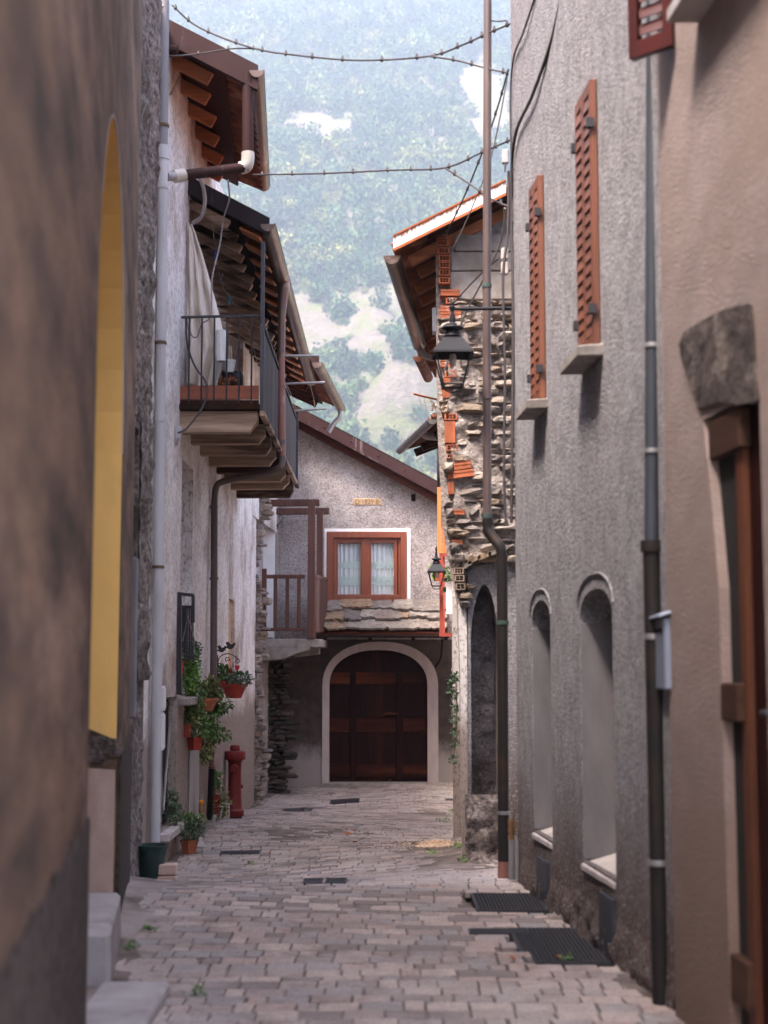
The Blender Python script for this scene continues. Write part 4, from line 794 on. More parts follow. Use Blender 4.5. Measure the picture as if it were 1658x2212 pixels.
for (u0, u1, z0, z1) in ((9.14, 9.48, 1.67, 3.11), (7.62, 8.02, 1.68, 3.12)):
    X = lambda a, o=0: RGP[0] + RGP[1] * a + o
    wn = MB().wall(lambda a, b: (X(a, .10), a, b), rect(u0 - .02, u1 + .02, z0 - .02, z1 + .02), [], (.02, 0, 0)).build('window', 'darkwood', G)
    mid = (u0 + u1) / 2
    for (a0, a1) in ((u0 + .005, mid - .004), (mid + .004, u1 - .005)):
        s = MB(); o0, o1 = -.038, .0
        def pn(c0, c1, e0, e1): s.hexa([(X(c0, o0), c0, e0), (X(c0, o1), c0, e0), (X(c1, o1), c1, e0), (X(c1, o0), c1, e0), (X(c0, o0), c0, e1), (X(c0, o1), c0, e1), (X(c1, o1), c1, e1), (X(c1, o0), c1, e1)])
        st = .036
        pn(a0, a0 + st, z0, z1); pn(a1 - st, a1, z0, z1); pn(a0 + st, a1 - st, z0, z0 + .07); pn(a0 + st, a1 - st, z1 - .07, z1)
        sh = s.build('shutter', 'shutter', wn, bevel=.004); s = MB(); nl = 19
        for i in range(nl):
            zc = lerp(z0 + .07, z1 - .07, (i + .5) / nl); hh = (z1 - z0 - .14) / nl * 1.12
            s.hexa([(X(a0, -.042), a0 + st, zc - hh * .55), (X(a0, -.03), a0 + st, zc - hh * .6), (X(a1, -.03), a1 - st, zc - hh * .6), (X(a1, -.042), a1 - st, zc - hh * .55), (X(a0, -.028), a0 + st, zc + hh * .5), (X(a0, -.016), a0 + st, zc + hh * .45), (X(a1, -.016), a1 - st, zc + hh * .45), (X(a1, -.028), a1 - st, zc + hh * .5)])
        s.hexa([(X(a0, -.024), a0 + st, z0 + .06), (X(a0, .0), a0 + st, z0 + .06), (X(a1, .0), a1 - st, z0 + .06), (X(a1, -.024), a1 - st, z0 + .06), (X(a0, -.024), a0 + st, z1 - .06), (X(a0, .0), a0 + st, z1 - .06), (X(a1, .0), a1 - st, z1 - .06), (X(a1, -.024), a1 - st, z1 - .06)]); s.build('louvres', 'shutter', sh)
        for zc in (lerp(z0, z1, .13), lerp(z0, z1, .83)):
            e = a0 if a0 < mid - .1 else a1; MB().box(X(e, -.06), X(e, -.02), e - .02, e + .02, zc - .025, zc + .025).build('hinge', 'blackiron', sh)
    s = MB().hexa([(X(u0, -.13), u0 - .05, z0 - .075), (X(u0, .06), u0 - .05, z0 - .07), (X(u1, .06), u1 + .06, z0 - .07), (X(u1, -.13), u1 + .06, z0 - .075), (X(u0, -.13), u0 - .06, z0 - .02), (X(u0, .06), u0 - .06, z0 - .005), (X(u1, .06), u1 + .06, z0 - .005), (X(u1, -.13), u1 + .06, z0 - .02)]); s.build('sill', 'concrete', G, bevel=.006)
for (pa, pb_) in (((1166, 1960), (1187, 1898)), ((1302, 2062), (1331, 1985))):
    a, b = on_plane(pa[0], pa[1], RGP), on_plane(pb_[0], pb_[1], RGP)
    MB().wall(lambda u, z: (RGP[0] + RGP[1] * u - .02, u, z), rect(b.y, a.y, -1.48, a.z + .32), [], (.018, 0, 0)).build('vent_plate', 'bluezinc', G)
rough_grid(6.42, 10.33, -1.6, -1.13, lambda u, z, d: (RGP[0] + RGP[1] * u + .012 - (d * .7 + .012) * (1 - sstep(-1.4, -1.14, z)), u, z), .05, .022).build('broken_base', 'rg', G, smooth=True, angle=80)
# ------------------------------------------------------------------ beige house, nearest right
B = thing('beige_house', 'beige pink rendered house nearest on the right with rough stone lintel over a wooden door', 'house', (1.3, 5.5, -1.45))
sy = lambda px, o=0: F * (1.72 + o) / (px - 575)
dh = [(sy(1650), -1.40), (sy(1556), -1.40), (sy(1552), .3), (sy(1535), .78), (sy(1525), .97), (sy(1650), .97)]
MB().wall(onX(RNP), [(3.2, -2.2), (6.36, -2.2), (6.36, 6.0), (3.2, 6.0)], [dh], (.09, 0, 0), (4, 0, 0)).build('wall', 'rn', B)
XN = lambda a, o=0: RNP[0] + RNP[1] * a + o
MT['darkstone'] = mat('dark_lintel_stone', (.085, .06, .052), (.022, .015, .013), 1, 9, bump=1, bscale=16, bdist=.03, stain=(.17, .13, .115), sscale=5, sstretch=(1, 1, 1), slo=.54, shi=.68)
lp = [YZ(px, py, RNP) for px, py in ((1642, 866), (1600, 874), (1560, 868), (1514, 882), (1496, 830), (1478, 780), (1471, 744), (1484, 716), (1520, 694), (1565, 670), (1600, 660), (1624, 655), (1630, 700), (1634, 780))]
MB().wall(lambda a, b: (XN(a, -.012), a, b), lp, [], (.3, 0, 0)).build('stone_lintel', 'darkstone', B, bevel=.01)
MT['doorblock'] = wood('worn_dark_wood', (.06, .028, .018), (.03, .014, .009), 'y', .7, 12, .4, (.10, .05, .03), .1, .1)
dy0, dy1 = sy(1720), sy(1530)
d_ = MB().wall(lambda a, b: (XN(a, .055), a, b), rect(dy0, dy1, -1.4, 1.0), [], (.03, 0, 0)).build('door', 'doorwood', B)
def slab(name, u0, u1, z0, z1, o0, o1, m, par): return MB().hexa([(XN(u0, o0), u0, z0), (XN(u0, o1), u0, z0), (XN(u1, o1), u1, z0), (XN(u1, o0), u1, z0), (XN(u0, o0), u0, z1), (XN(u0, o1), u0, z1), (XN(u1, o1), u1, z1), (XN(u1, o0), u1, z1)]).build(name, m, par, bevel=.006)
slab('door_frame', sy(1612, .03), sy(1596, .03), -1.4, .96, .025, .056, 'doorframe', d_); slab('door_stile', sy(1597, .045), sy(1560, .045), -1.4, .96, .04, .056, 'hole', d_)
slab('door_rail', sy(1600, .02), sy(1564, .02), -.2, -.06, -.005, .054, 'doorblock', d_); slab('door_rail', sy(1604, .02), sy(1568, .02), -1.22, -1.05, .0, .054, 'doorblock', d_); slab('door_rail', sy(1612, .02), sy(1545, .02), .80, .95, .005, .054, 'doorblock', d_)
MB().tube([(XN(sy(1650), .06), sy(1650), -.16), (XN(sy(1650), .0), sy(1650), -.16), (XN(sy(1650), .0), sy(1636), -.16)], .014, 6).build('handle', 'blackiron', d_)
slab('doorstep', sy(1680), sy(1515), -1.5, -1.395, -.12, .3, 'sillstone', B)
for (u0, u1, z0) in ((4.75, 5.72, 2.57),): slab('window_sill', u0, u1, z0, z0 + .06, -.13, .03, 'slabstone', B); wq = slab('window', u0 + .1, u1 - .12, z0 + .08, z0 + 1.2, -.02, .01, 'darkwood', B)
# red shutter standing open beside it
a, b = V((XN(6.05, -.01), 6.05, 0)), V((XN(6.05, -.165), 6.2, 0)); z0, z1 = 2.62, 3.6
rs = MB(); 
def leafbar(t0, t1, za, zb): 
    p0, p1 = a.lerp(b, t0), a.lerp(b, t1); rs.bar(p0 + V((0, 0, (za + zb) / 2)), p1 + V((0, 0, (za + zb) / 2)), .04, zb - za)
leafbar(0, .2, z0, z1); leafbar(.8, 1, z0, z1); leafbar(.2, .8, z0, z0 + .07); leafbar(.2, .8, z0 + .55, z0 + .62)
rsh = rs.build('open_shutter', 'redshutter', wq); rs = MB()
for i in range(14):
    z = z0 + .09 + i * .075; p0, p1 = a.lerp(b, .2), a.lerp(b, .8); rs.hexa([p0 + V((0, -.02, z)), p0 + V((0, -.008, z)), p1 + V((0, -.008, z)), p1 + V((0, -.02, z)), p0 + V((0, .012, z + .06)), p0 + V((0, .024, z + .06)), p1 + V((0, .024, z + .06)), p1 + V((0, .012, z + .06))])
rs.build('louvres', 'redshutter', rsh)
# ------------------------------------------------------------------ drainpipes
def pipe(name, label, segs, base, parts, group='drainpipes on the house walls'):
    t = thing(name, label, 'drainpipe', base, group)
    for nm, pts, r, m in segs: MB().tube(pts, r, 12).build(nm, m, t, smooth=True)
    for nm, c, r, h, m in parts: MB().lathe([(r, -h / 2), (r * 1.03, 0), (r, h / 2)], c, 12).build(nm, m, t, smooth=True)
    return t
p0, p1, p2 = P(356, -80, 262), P(352, 330, 262), P(334, 1852, 262)
t = pipe('drainpipe', 'tall grey plastic drainpipe at the near corner of the white house, dark at its top', [('upper_pipe', [p0, p1], .041, 'pvcdark'), ('lower_pipe', [p1, p2], .043, 'pvcgrey')], p2,
     [('collar', p1, .05, .12, 'pvcgrey'), ('collar', lerp(p1, p2, .05), .05, .05, 'pvcgrey'), ('collar', lerp(p1, p2, .39), .048, .05, 'pvcgrey')] + [('clamp', lerp(p1, p2, k), .05, .025, 'stem') for k in (-.04 / 1, .28, .6)])
MB().tube([P(360, 382, 260), P(375, 381, 259)], .042, 12).build('branch', 'pvcgrey', t, smooth=True)
q = [P(535, 160, 252), P(535, 340, 252)]; h = [P(533, 362, 252), P(388, 380, 256)]
t = pipe('drainpipe', 'short brown drainpipe with white elbow under the upper eave, running to the grey pipe', [('upright_pipe', q, .05, 'brownmetal'), ('cross_pipe', h, .046, 'brownmetal'), ('elbow', spline([P(535, 330, 252), P(535, 345, 252), P(531, 359, 252), P(518, 364, 252)], 5), .058, 'pvcwhite'), ('white_collar', [P(398, 378, 256), P(376, 382, 257)], .058, 'pvcwhite')], V((q[0].x, q[0].y, h[1].z)), [])
d0 = [P(612, 606, 199), P(610, 640, 199), P(608, 685, 199), P(607, 770, 199)]; d1 = [P(607, 765, 199), P(609, 985, 199)]; d2 = spline([P(609, 980, 199), P(609, 1000, 199), P(600, 1012, 199), P(560, 1024, 198), P(482, 1040, 197), P(466, 1056, 197), P(463, 1085, 197)], 5); d3 = [P(463, 1080, 197), P(461, 1480, 199)]; d4 = [P(460, 1478, 199), P(458, 1530, 199)]
d3b = [P(459, 1475, 199), P(457, 1660, 199)]; d5 = [P(457, 1655, 199), P(453, 1768, 196)]
pipe('drainpipe', 'long red brown drainpipe bending under the wooden balcony', [('outlet', d0, [.075, .06, .044, .044], 'copper'), ('upright_pipe', d1, .041, 'pinkpipe'), ('swan_neck', d2, .037, 'brownpipe'), ('lower_pipe', d3, .039, 'brownpipe'), ('orange_length', d3b, .03, 'pinkpipe'), ('iron_foot', d5, .034, 'blackpipe')], d5[-1],
     [('collar', P(609, 835, 199), .045, .03, 'pinkpipe'), ('collar', P(608, 955, 199), .047, .05, 'brownpipe'), ('clamp', P(462, 1250, 198), .048, .03, 'brownpipe'), ('clamp', P(462, 1095, 197), .046, .03, 'brownpipe')])
r0 = [P(1053, -80, 304), P(1051, 700, 304), P(1052, 1125, 304)]; r1 = spline([P(1052, 1120, 304), P(1054, 1145, 304), P(1068, 1166, 305), P(1080, 1182, 306), P(1084, 1205, 306)], 6); r2 = [P(1084, 1200, 306), P(1087, 1865, 306)]
pipe('drainpipe', 'tall dark brown drainpipe at the grey house corner, bent midway, with rusty foot', [('upper_pipe', r0, .031, 'brownpipe'), ('bend', r1, .037, 'blackpipe'), ('lower_pipe', r2, .039, 'blackpipe'), ('rusty_foot', [P(1087, 1860, 306), P(1087, 1898, 306)], .041, 'pinkpipe')], P(1087, 1898, 306),
     [('clamp', P(1051, 618, 304), .035, .03, 'patina'), ('clamp', P(1052, 1115, 304), .036, .03, 'patina'), ('clamp', P(1085, 1345, 306), .044, .03, 'patina'), ('clamp', P(1087, 1755, 306), .044, .025, 'greymetal'), ('clamp', P(1052, 860, 304), .036, .02, 'brownpipe')])
v0, v1, v2 = P(1410, -60, 488), P(1406, 1180, 488), P(1428, 2178, 486)
t = pipe('drainpipe', 'old drainpipe between grey and beige houses, blue grey zinc above and rusty black iron below', [('zinc_pipe', [v0, v1], .031, 'bluezinc'), ('iron_pipe', [v1, v2], .038, 'blackpipe')], v2,
     [('collar', v1, .047, .05, 'blackpipe')] + [('clamp', lerp(v1, v2, k), .044, .025, 'greymetal') for k in (.2, .69)] + [('clamp', lerp(v0, v1, k), .037, .02, 'greymetal') for k in (.66, .84)])
pipe('drainpipe', 'pale grey drainpipe behind the red steel frame near the facing house', [('upright_pipe', [P(983, 1230, 136), P(983, 1448, 136)], .055, 'pvcgrey'), ('iron_foot', [P(985, 1440, 136), P(986, 1560, 136)], .04, 'blackpipe')], P(986, 1560, 136), [('collar', P(983, 1446, 136), .065, .05, 'pvcgrey')])
# ------------------------------------------------------------------ wall lamps
def lamp(loc, label):
    t = thing('wall_lamp', label, 'lamp', loc, 'lanterns on wall brackets'); c = V(loc)
    MB().lathe([(.03, .04), (.034, .055), (.02, .07), (.022, .10), (.012, .15), (.02, .165), (.022, .185), (.012, .195), (.016, .21), (.004, .235)], c, 12).build('finial', 'lampmetal', t, smooth=True)
    MB().lathe([(.05, -.045), (.06, -.03), (.05, -.005), (.045, .01), (.08, .028), (.072, .04), (.03, .05)], c, 14).build('cap', 'lampmetal', t, smooth=True, angle=30)
    s = MB(); pr = [(.08, -.045), (.10, -.055), (.20, -.155), (.205, -.17), (.195, -.17), (.09, -.07)]; s.lathe(pr, c, 4, rot=math.pi / 4); s.build('shade', 'lampmetal', t)
    s = MB(); U = [V((math.cos(math.pi / 4 + a * math.pi / 2), math.sin(math.pi / 4 + a * math.pi / 2), 0)) for a in range(5)]
    for a in range(4):
        s.tube([c + U[a] * .175 + V((0, 0, -.16)), c + U[a] * .10 + V((0, 0, -.385))], .007, 5); s.tube([c + U[a] * .10 + V((0, 0, -.385)), c + U[a + 1] * .10 + V((0, 0, -.385))], .007, 5)
    s.tube(spline([c + V((-.06, 0, -.385)), c + V((-.05, 0, -.42)), c + V((0, 0, -.435)), c + V((.05, 0, -.42)), c + V((.06, 0, -.385))], 4), .006, 5); s.build('cage', 'lampmetal', t, smooth=True)
    MB().lathe([(.02, -.16), (.026, -.18), (.024, -.23), (.01, -.25)], c, 10).build('bulb', 'porcelain', t, smooth=True)
    return t
c1 = P(977, 718, 308); L1_ = lamp(c1, 'dark lantern on a long arm in front of the brick and rubble wall')
MB().tube([c1 + V((0, 0, .17)), c1 + V((.46, .0, .175))], .013, 8).build('arm', 'lampmetal', L1_, smooth=True)
c2 = P(942, 1212, 152); L2_ = dup(L1_, c2, 0, 'farther lantern beside the brown window of the facing house', None, .92)
# ------------------------------------------------------------------ boxes on walls
t = thing('mailbox', 'pale blue grey metal mailbox hung beside the black drainpipe', 'mailbox', P(1453, 1490, 506)); X0, X1 = P(1434, 1400, 506).x, P(1472, 1400, 506).x; y0 = F / 506; zb, zt = P(1450, 1490, 506).z, P(1450, 1335, 506).z
MB().box(X0, X1, y0, y0 + .22, zb, zt).build('body', 'bluebox', t, bevel=.006)
MB().hexa([(X0 - .025, y0 - .02, zt), (X1, y0 - .02, zt + .03), (X1, y0 + .24, zt + .03), (X0 - .025, y0 + .24, zt), (X0 - .025, y0 - .02, zt + .012), (X1, y0 - .02, zt + .05), (X1, y0 + .24, zt + .05), (X0 - .025, y0 + .24, zt + .012)]).build('lid', 'bluebox', t, bevel=.004)
MB().box(X0 - .004, X0 + .01, y0 + .04, y0 + .18, zt - .06, zt - .04).build('slot', 'hole', t)
MB().box(X0 + .04, X1 + .03, y0 + .05, y0 + .17, zt + .05, zt + .085).build('mount', 'blackiron', t)
for (py0, py1, d_, lb) in ((1482, 1537, 0, 'small white electricity box on the left wall, upper of two'), (1540, 1622, .02, 'tall white meter box on the left wall, lower of two')):
    a = P(339 - d_ * 100, py0, 249); b = P(351 - d_ * 100, py1, 249); t = thing('meter_box', lb, 'meter box', (a.x, a.y, b.z), 'white boxes on the left wall'); MB().box(-1.95, b.x, a.y - .06, a.y + .16, b.z, a.z).build('body', 'whitebox', t, bevel=.008); MB().box(b.x, b.x + .008, a.y - .04, a.y + .14, b.z + .02, a.z - .02).build('cover', 'whitebox', t)
a, b = P(934, 664, 252), P(949, 718, 252); t = thing('junction_box', 'white plastic box on the edge of the hollow brick column', 'box', (a.x, a.y, b.z)); MB().box(a.x, b.x, a.y, a.y + .12, b.z, a.z).build('body', 'whitebox', t, bevel=.006); MB().box(a.x - .004, b.x, a.y - .012, a.y, b.z + .01, a.z - .01).build('cover', 'whitebox', t)
t = thing('junction_box', 'small grey cable box under the near end of the wooden balcony', 'box', P(385, 945, 238)); a, b = P(378, 920, 238), P(391, 948, 238); MB().box(a.x, b.x, a.y, a.y + .06, b.z, a.z).build('body', 'pvcgrey', t, bevel=.004); MB().tube([P(384, 946, 238), P(382, 962, 238)], .012, 6).build('gland', 'cablegrey', t)
t = thing('junction_box', 'grey twin cable box on the corner of the grey house above the lamp arm', 'box', P(1090, 590, 309)); 
for q0, q1 in ((535, 560), (565, 592)): a, b = P(1082, q0, 309), P(1098, q1, 309); MB().box(a.x, b.x, a.y, a.y + .05, b.z, a.z).build('body', 'porcelain', t, bevel=.008)
t = thing('junction_box', 'grey box on the corner of the grey house beside the upper cables', 'box', P(1090, 350, 310)); a, b = P(1084, 322, 310), P(1098, 352, 310); MB().box(a.x, b.x, a.y, a.y + .05, b.z, a.z).build('body', 'pvcgrey', t, bevel=.006); MB().tube([P(1091, 352, 310), P(1090, 372, 310)], .006, 6).build('gland', 'cable', t)
# ------------------------------------------------------------------ cables
def cable(pts, r, m, label, ties=0, n=10, group='overhead cables'):
    r *= .8; q = spline(pts, n); s = MB().tube(q, r, 6)
    for i in range(ties):
        p = q[int((i + .5) * len(q) / ties)]; s.lathe([(r * 1.2, -r * 1.8), (r * 2.1, 0), (r * 1.3, r * 2.4), (r * .6, r * 4.5)], p, 6)
    return solo(s, 'cable', m, label, 'cable', group)
cable([P(372, 12, 258), P(430, 60, 260), P(545, 104, 265), P(650, 121, 272), P(780, 131, 280), P(925, 122, 290), P(1000, 97, 298), P(1050, 74, 304), P(1102, 52, 309)], .010, 'cable', 'dark knotted cable sagging across the alley, topmost, from grey pipe to grey house', 16)
cable([P(345, 124, 260), P(420, 118, 261), P(500, 106, 263), P(560, 106, 265)], .008, 'cable', 'short dark cable from the grey pipe clamp joining the topmost cable', 4)
cable([P(925, 122, 290), P(985, 131, 298), P(1050, 148, 304), P(1096, 158, 309)], .009, 'cable', 'dark knotted cable branch dropping to the grey house corner', 5)
cable([P(545, 378, 252), P(700, 375, 262), P(850, 368, 275), P(960, 363, 290), P(1040, 330, 302), P(1104, 302, 309)], .009, 'cable', 'dark cable below the topmost one, stretched level from the upper eave to the grey house', 12)
cable([P(960, 363, 290), P(1010, 395, 296), P(1060, 430, 300), P(1096, 446, 305)], .010, 'cable', 'dark cable branch falling past the drainpipe to the rusty eave', 3)
cable([P(1215, -20, 375), P(1190, 90, 362), P(1150, 205, 342), P(1112, 295, 318), P(1104, 420, 311), P(1108, 700, 311), P(1104, 1130, 311)], .014, 'cable', 'thick dark cable slanting down the grey wall to its corner')
cable([P(1160, -20, 345), P(1130, 70, 330), P(1108, 130, 315), P(1102, 240, 311), P(1108, 480, 311)], .009, 'cable', 'thin dark cable slanting down the grey wall left of the thick one')
cable([P(1098, 150, 309), P(1075, 230, 300), P(1045, 320, 288), P(1000, 430, 272), P(958, 515, 258)], .008, 'cable', 'dark cable hanging from the grey house corner down to the brick column', 8)
cable([P(1096, 165, 309), P(1060, 340, 296), P(1010, 470, 276), P(974, 545, 258)], .006, 'cablegrey', 'thin grey cable hanging beside the dark one towards the brick column')
cable([P(1090, 450, 308), P(1082, 520, 300), P(1040, 610, 285), P(1000, 690, 266), P(960, 800, 259)], .009, 'cablegrey', 'grey cable drooping in front of the rubble wall behind the lamp')
cable([P(1075, 560, 305), P(1030, 600, 285), P(975, 660, 262)], .007, 'cable', 'short dark cable crossing the concrete blocks above the lamp')
cable([P(1098, 370, 309), P(1096, 500, 309), P(1086, 600, 309), P(1090, 800, 309), P(1088, 1000, 309), P(1092, 1130, 309)], .012, 'cable', 'black cable running straight down the corner of the grey house')
cable([P(1060, 45, 304), P(1075, 47, 306), P(1092, 45, 309)], .007, 'cable', 'short wire tying the dark brown pipe to the grey house near the top', 0, 4)
cable([P(385, 935, 240), P(400, 928, 238), P(420, 905, 236), P(442, 870, 234), P(446, 830, 233), P(420, 790, 232), P(404, 740, 232), P(402, 685, 232)], .012, 'cable', 'black hose looping up the near railing of the wooden balcony', 0, 10, None)
cable([P(402, 690, 231), P(412, 722, 231), P(425, 728, 231), P(436, 700, 231), P(452, 688, 231), P(457, 660, 230), P(458, 600, 229), P(472, 540, 228), P(478, 505, 228), P(483, 470, 230), P(495, 430, 240), P(492, 390, 250)], .010, 'cablegrey', 'long grey hose hanging from the upper eave down to the balcony railing', 0, 10, None)
cable([P(432, 384, 252), P(440, 410, 252), P(442, 440, 251), P(434, 470, 250), P(416, 482, 248)], .022, 'cablegrey', 'ribbed grey flexible conduit curling below the white collar pipe', 0, 10, None)
cable([P(458, 470, 226), P(465, 540, 222), P(478, 610, 215), P(500, 650, 205), P(530, 700, 200), P(555, 780, 190)], .004, 'cord', 'thin beige clothesline slung under the balcony eave with pegs', 0, 8, None)
cable([P(390, 160, 250), P(380, 180, 250), P(368, 205, 251)], .010, 'doorframe', 'short brown stay rod under the upper eave beside the pipe', 0, 4, None)
for px, py, ss, m, lb in ((466, 549, 222, 'bluepeg', 'dark blue clothes peg hanging highest on the beige line'), (476, 600, 218, 'bluezinc', 'grey blue clothes peg near the grey hose'), (495, 646, 207, 'cyanpeg', 'turquoise clothes peg lowest on the beige line')):
    c = P(px, py, ss); s = MB(); s.hexa([c + V((x, y, z)) for z in (-.06, .04) for x, y in ((-.016, -.01), (-.004, -.01), (-.004, .01), (-.016, .01))]); s.hexa([c + V((x + z * .2, y, z)) for z in (-.06, .04) for x, y in ((.004, -.01), (.016, -.01), (.016, .01), (.004, .01))]); solo(s, 'clothes_peg', m, lb, 'peg', 'clothes pegs on the balcony line')
for a, b, lb in (((619, 831, 172), (640, 888, 168), 'thin beige cord dangling between the balcony brackets, nearest the pipe'), ((668, 826, 170), (680, 888, 164), 'thin beige cord dangling at the tips of the balcony brackets')):
    cable([P(*a), lerp(P(*a), P(*b), .5) + V((.02, 0, -.03)), P(*b)], .006, 'cord', lb, 0, 6, 'cords on the balcony brackets')
t = thing('insulator', 'dirty porcelain insulators on the wall top at the upper left', 'insulator', P(347, 20, 262)); MB().lathe([(.03, -.08), (.045, -.05), (.028, -.03), (.05, 0), (.028, .03), (.045, .05), (.02, .08)], P(349, 18, 262), 12).build('body', 'porcelain', t, smooth=True); MB().bar(P(340, 18, 262), P(349, 18, 262), .02, .02).build('bracket', 'stem', t)
t = thing('insulator', 'rusty brown cable clamp on the grey drainpipe below the roof edge', 'clamp', P(360, 108, 258)); MB().bar(P(345, 104, 257), P(384, 108, 257), .06, .05).build('body', 'brownmetal', t, bevel=.01)
for px in (352, 368, 380): MB().lathe([(.02, -.04), (.028, 0), (.02, .04)], P(px, 108, 256), 8).build('bolt', 'brownmetal', t, smooth=True)
def onW(px, x):
    y = F * (-x) / (829 - px); return V((x, y, gz(x, y)))
# ------------------------------------------------------------------ hydrant
g = onW(511, -1.80); t = thing('fire_hydrant', 'dull red fire hydrant standing against the white wall', 'hydrant', g); k = .86
MB().lathe([(.075, 0), (.11, .02 * k), (.115, .04 * k), (.115, .10 * k), (.10, .115 * k), (.092, .13 * k), (.083, .3 * k), (.078, .62 * k), (.082, .76 * k), (.10, .81 * k)], g + V((0, 0, .02)), 20).build('column', 'hydrant', t, smooth=True, angle=30)
MB().lathe([(.125, .80 * k), (.13, .815 * k), (.13, .89 * k), (.12, .915 * k), (.06, .925 * k), (.06, .97 * k), (.05, 1.0 * k)], g + V((0, 0, .02)), 20).build('cap', 'hydrant', t, smooth=True, angle=30)
o = MB().tube([g + V((.0, -.05, .70 * k)), g + V((0, -.105, .70 * k)), g + V((0, -.115, .70 * k))], [.055, .055, .04], 14).build('outlet', 'hydrant', t, smooth=True, angle=30); MB().tube([g + V((0, -.11, .70 * k)), g + V((0, -.135, .70 * k))], .018, 6).build('nut', 'hydrant', o)
MB().tube([g + V((.06, 0, .45 * k)), g + V((.1, 0, .45 * k))], .022, 8).build('side_boss', 'hydrant', t, smooth=True)
MB().lathe([(.1, -.03), (.09, .03)], g, 14).build('foot', 'stem', t)
# ------------------------------------------------------------------ pots and plants
def pot(name, label, c, r0, r1, h, m, rim=.02, n=18, sx=1, group='flower pots along the left wall', cat='flower pot'):
    t = thing(name, label, cat, c, group); MB().lathe([(r0 * .95, 0), (r0, .01), (lerp(r0, r1, .8), h * .8), (r1, h * .82), (r1 * 1.05, h), (r1 * .93, h), (r1 * .9, h * .86)], c, n, sx).build('body', m, t, smooth=True, angle=30)
    MB().lathe([(r1 * .9, h * .86), (r1 * .4, h * .9), (.01, h * .9)], c, n, sx).build('soil', 'soil', t); return t
rp = random.Random(9)
def plant(name, label, parts, cat='plant', group=None, base=None):
    base = V(base) if base else V(parts[0][0]); t = thing(name, label, cat, base, group)
    for (c, rad, n, ls, m, hang) in parts: MB().bush(c, rad, int(n * 2.2), ls * .85, rp, hang).build('foliage', m, t, fix=False)
    return t
def stems(t, lst, r=.006, m='stem'):
    s = MB()
    for q in lst: s.tube(spline([V(p) for p in q], 4), r, 5)
    s.build('stems', m, t, smooth=True)
g = onW(337, -1.70); c = V((g.x, g.y, g.z)); ss = F / c.y / 1.3
t = thing('plant_tub', 'dark green plastic tub standing below the tall grey drainpipe', 'tub', c); hh = 68 / ss
MB().lathe([(.075, 0), (.08, .01), (.10, hh * .75), (.104, hh * .76), (.108, hh * .9), (.118, hh * .91), (.122, hh), (.108, hh), (.104, hh * .85)], c, 20).build('body', 'potgreen', t, smooth=True, angle=30); MB().lathe([(.104, hh * .86), (.02, hh * .88)], c, 20).build('soil', 'soil', t)
s = MB(); q = onW(371, -1.58)
for i in range(2): s.box(q.x - .075 + i * .01, q.x + .07, q.y - .05, q.y + .05, q.z + i * .085, q.z + i * .085 + .08)
solo(s, 'brick', 'pinkish', 'pair of pale pink bricks stacked on the paving beside the green tub', 'bricks', bevel=.008)
for (px, py, lb, h_) in ((336, 1872, 'grey pipe stub with orange cap behind the dark green tub', .26), (441, 1792, 'grey gas riser with orange cap beside the clay pot', .42)):
    g = onW(px, -1.84); t = thing('gas_riser', lb, 'gas riser', g, 'gas risers with orange caps'); 
    MB().tube([g, g + V((0, 0, h_ * .6))], .024, 10).build('riser', 'pvcgrey', t, smooth=True); MB().tube([g + V((0, 0, h_ * .58)), g + V((0, 0, h_ * .8))], .03, 10).build('fitting', 'brass', t, smooth=True)
    MB().lathe([(.0, -.022), (.02, -.016), (.026, 0), (.02, .016), (0, .022)], g + V((.0, -.02, h_ * .84)), 10).build('cap', 'orangecap', t, smooth=True); MB().tube([g + V((0, 0, h_ * .8)), g + V((0, 0, h_))], .026, 10).build('top', 'greymetal', t, smooth=True)
g = P(1105, 1900, 312); t = thing('gas_riser', 'galvanised gas riser with brass joint beside the rusty foot of the dark pipe', 'gas riser', g); MB().tube([g, g + V((0, 0, .27))], .021, 8).build('riser', 'greymetal', t, smooth=True); MB().tube([g + V((.035, 0, .0)), g + V((.035, 0, .25)), g + V((.02, 0, .29))], .018, 8).build('branch', 'greymetal', t, smooth=True)
MB().lathe([(.018, .26), (.026, .28), (.02, .31), (.026, .33), (.02, .36), (.026, .38), (.018, .41)], g, 8).build('joint', 'brass', t, smooth=True); MB().tube([g + V((0, 0, .41)), g + V((0, 0, .46))], .014, 8).build('top', 'greymetal', t)
# hanging pots
W0 = -1.92
c = P(398, 1592, 222); pot('flower_pot', 'red pot in a wire holder with a low green plant, just below the trailing creeper', c, .055, .078, .135, 'potred'); plant('potted_plant', 'low bushy green plant in the wire held red pot', [(c + V((0, 0, .17)), (.08, .08, .05), 160, .035, 'leafgrey', .1)], group='plants on the left wall', base=c + V((0, 0, .13)))
c2 = P(420, 1620, 219); pot('flower_pot', 'square red pot with white rim holding a bare leggy plant', c2, .062, .074, .125, 'potred', n=4)
c3 = P(505, 1508, 196); pot('flower_pot', 'wide red trough hung on the white wall under the black bird ornament', c3, .075, .125, .155, 'potred', sx=1.15); 
c4 = P(490, 1502, 190); pot('flower_pot', 'red bowl hung behind the wide trough under the bird ornament', c4 + V((.0, 0, .02)), .07, .12, .14, 'potred')
c5 = P(447, 1535, 205); pot('flower_pot', 'dull red hanging bowl half hidden by the creeper beside the brown pipe', c5, .06, .12, .13, 'potclay')
c6 = V((-1.88, 16.6, gz(-1.8, 17.2) + .12)); pot('flower_pot', 'dark red pot standing on the low stone ledge', c6, .07, .085, .2, 'potred')
g7 = onW(416, -1.80); pot('flower_pot', 'orange clay pot standing on the paving by the left wall', g7, .06, .085, .13, 'potclay', n=4)
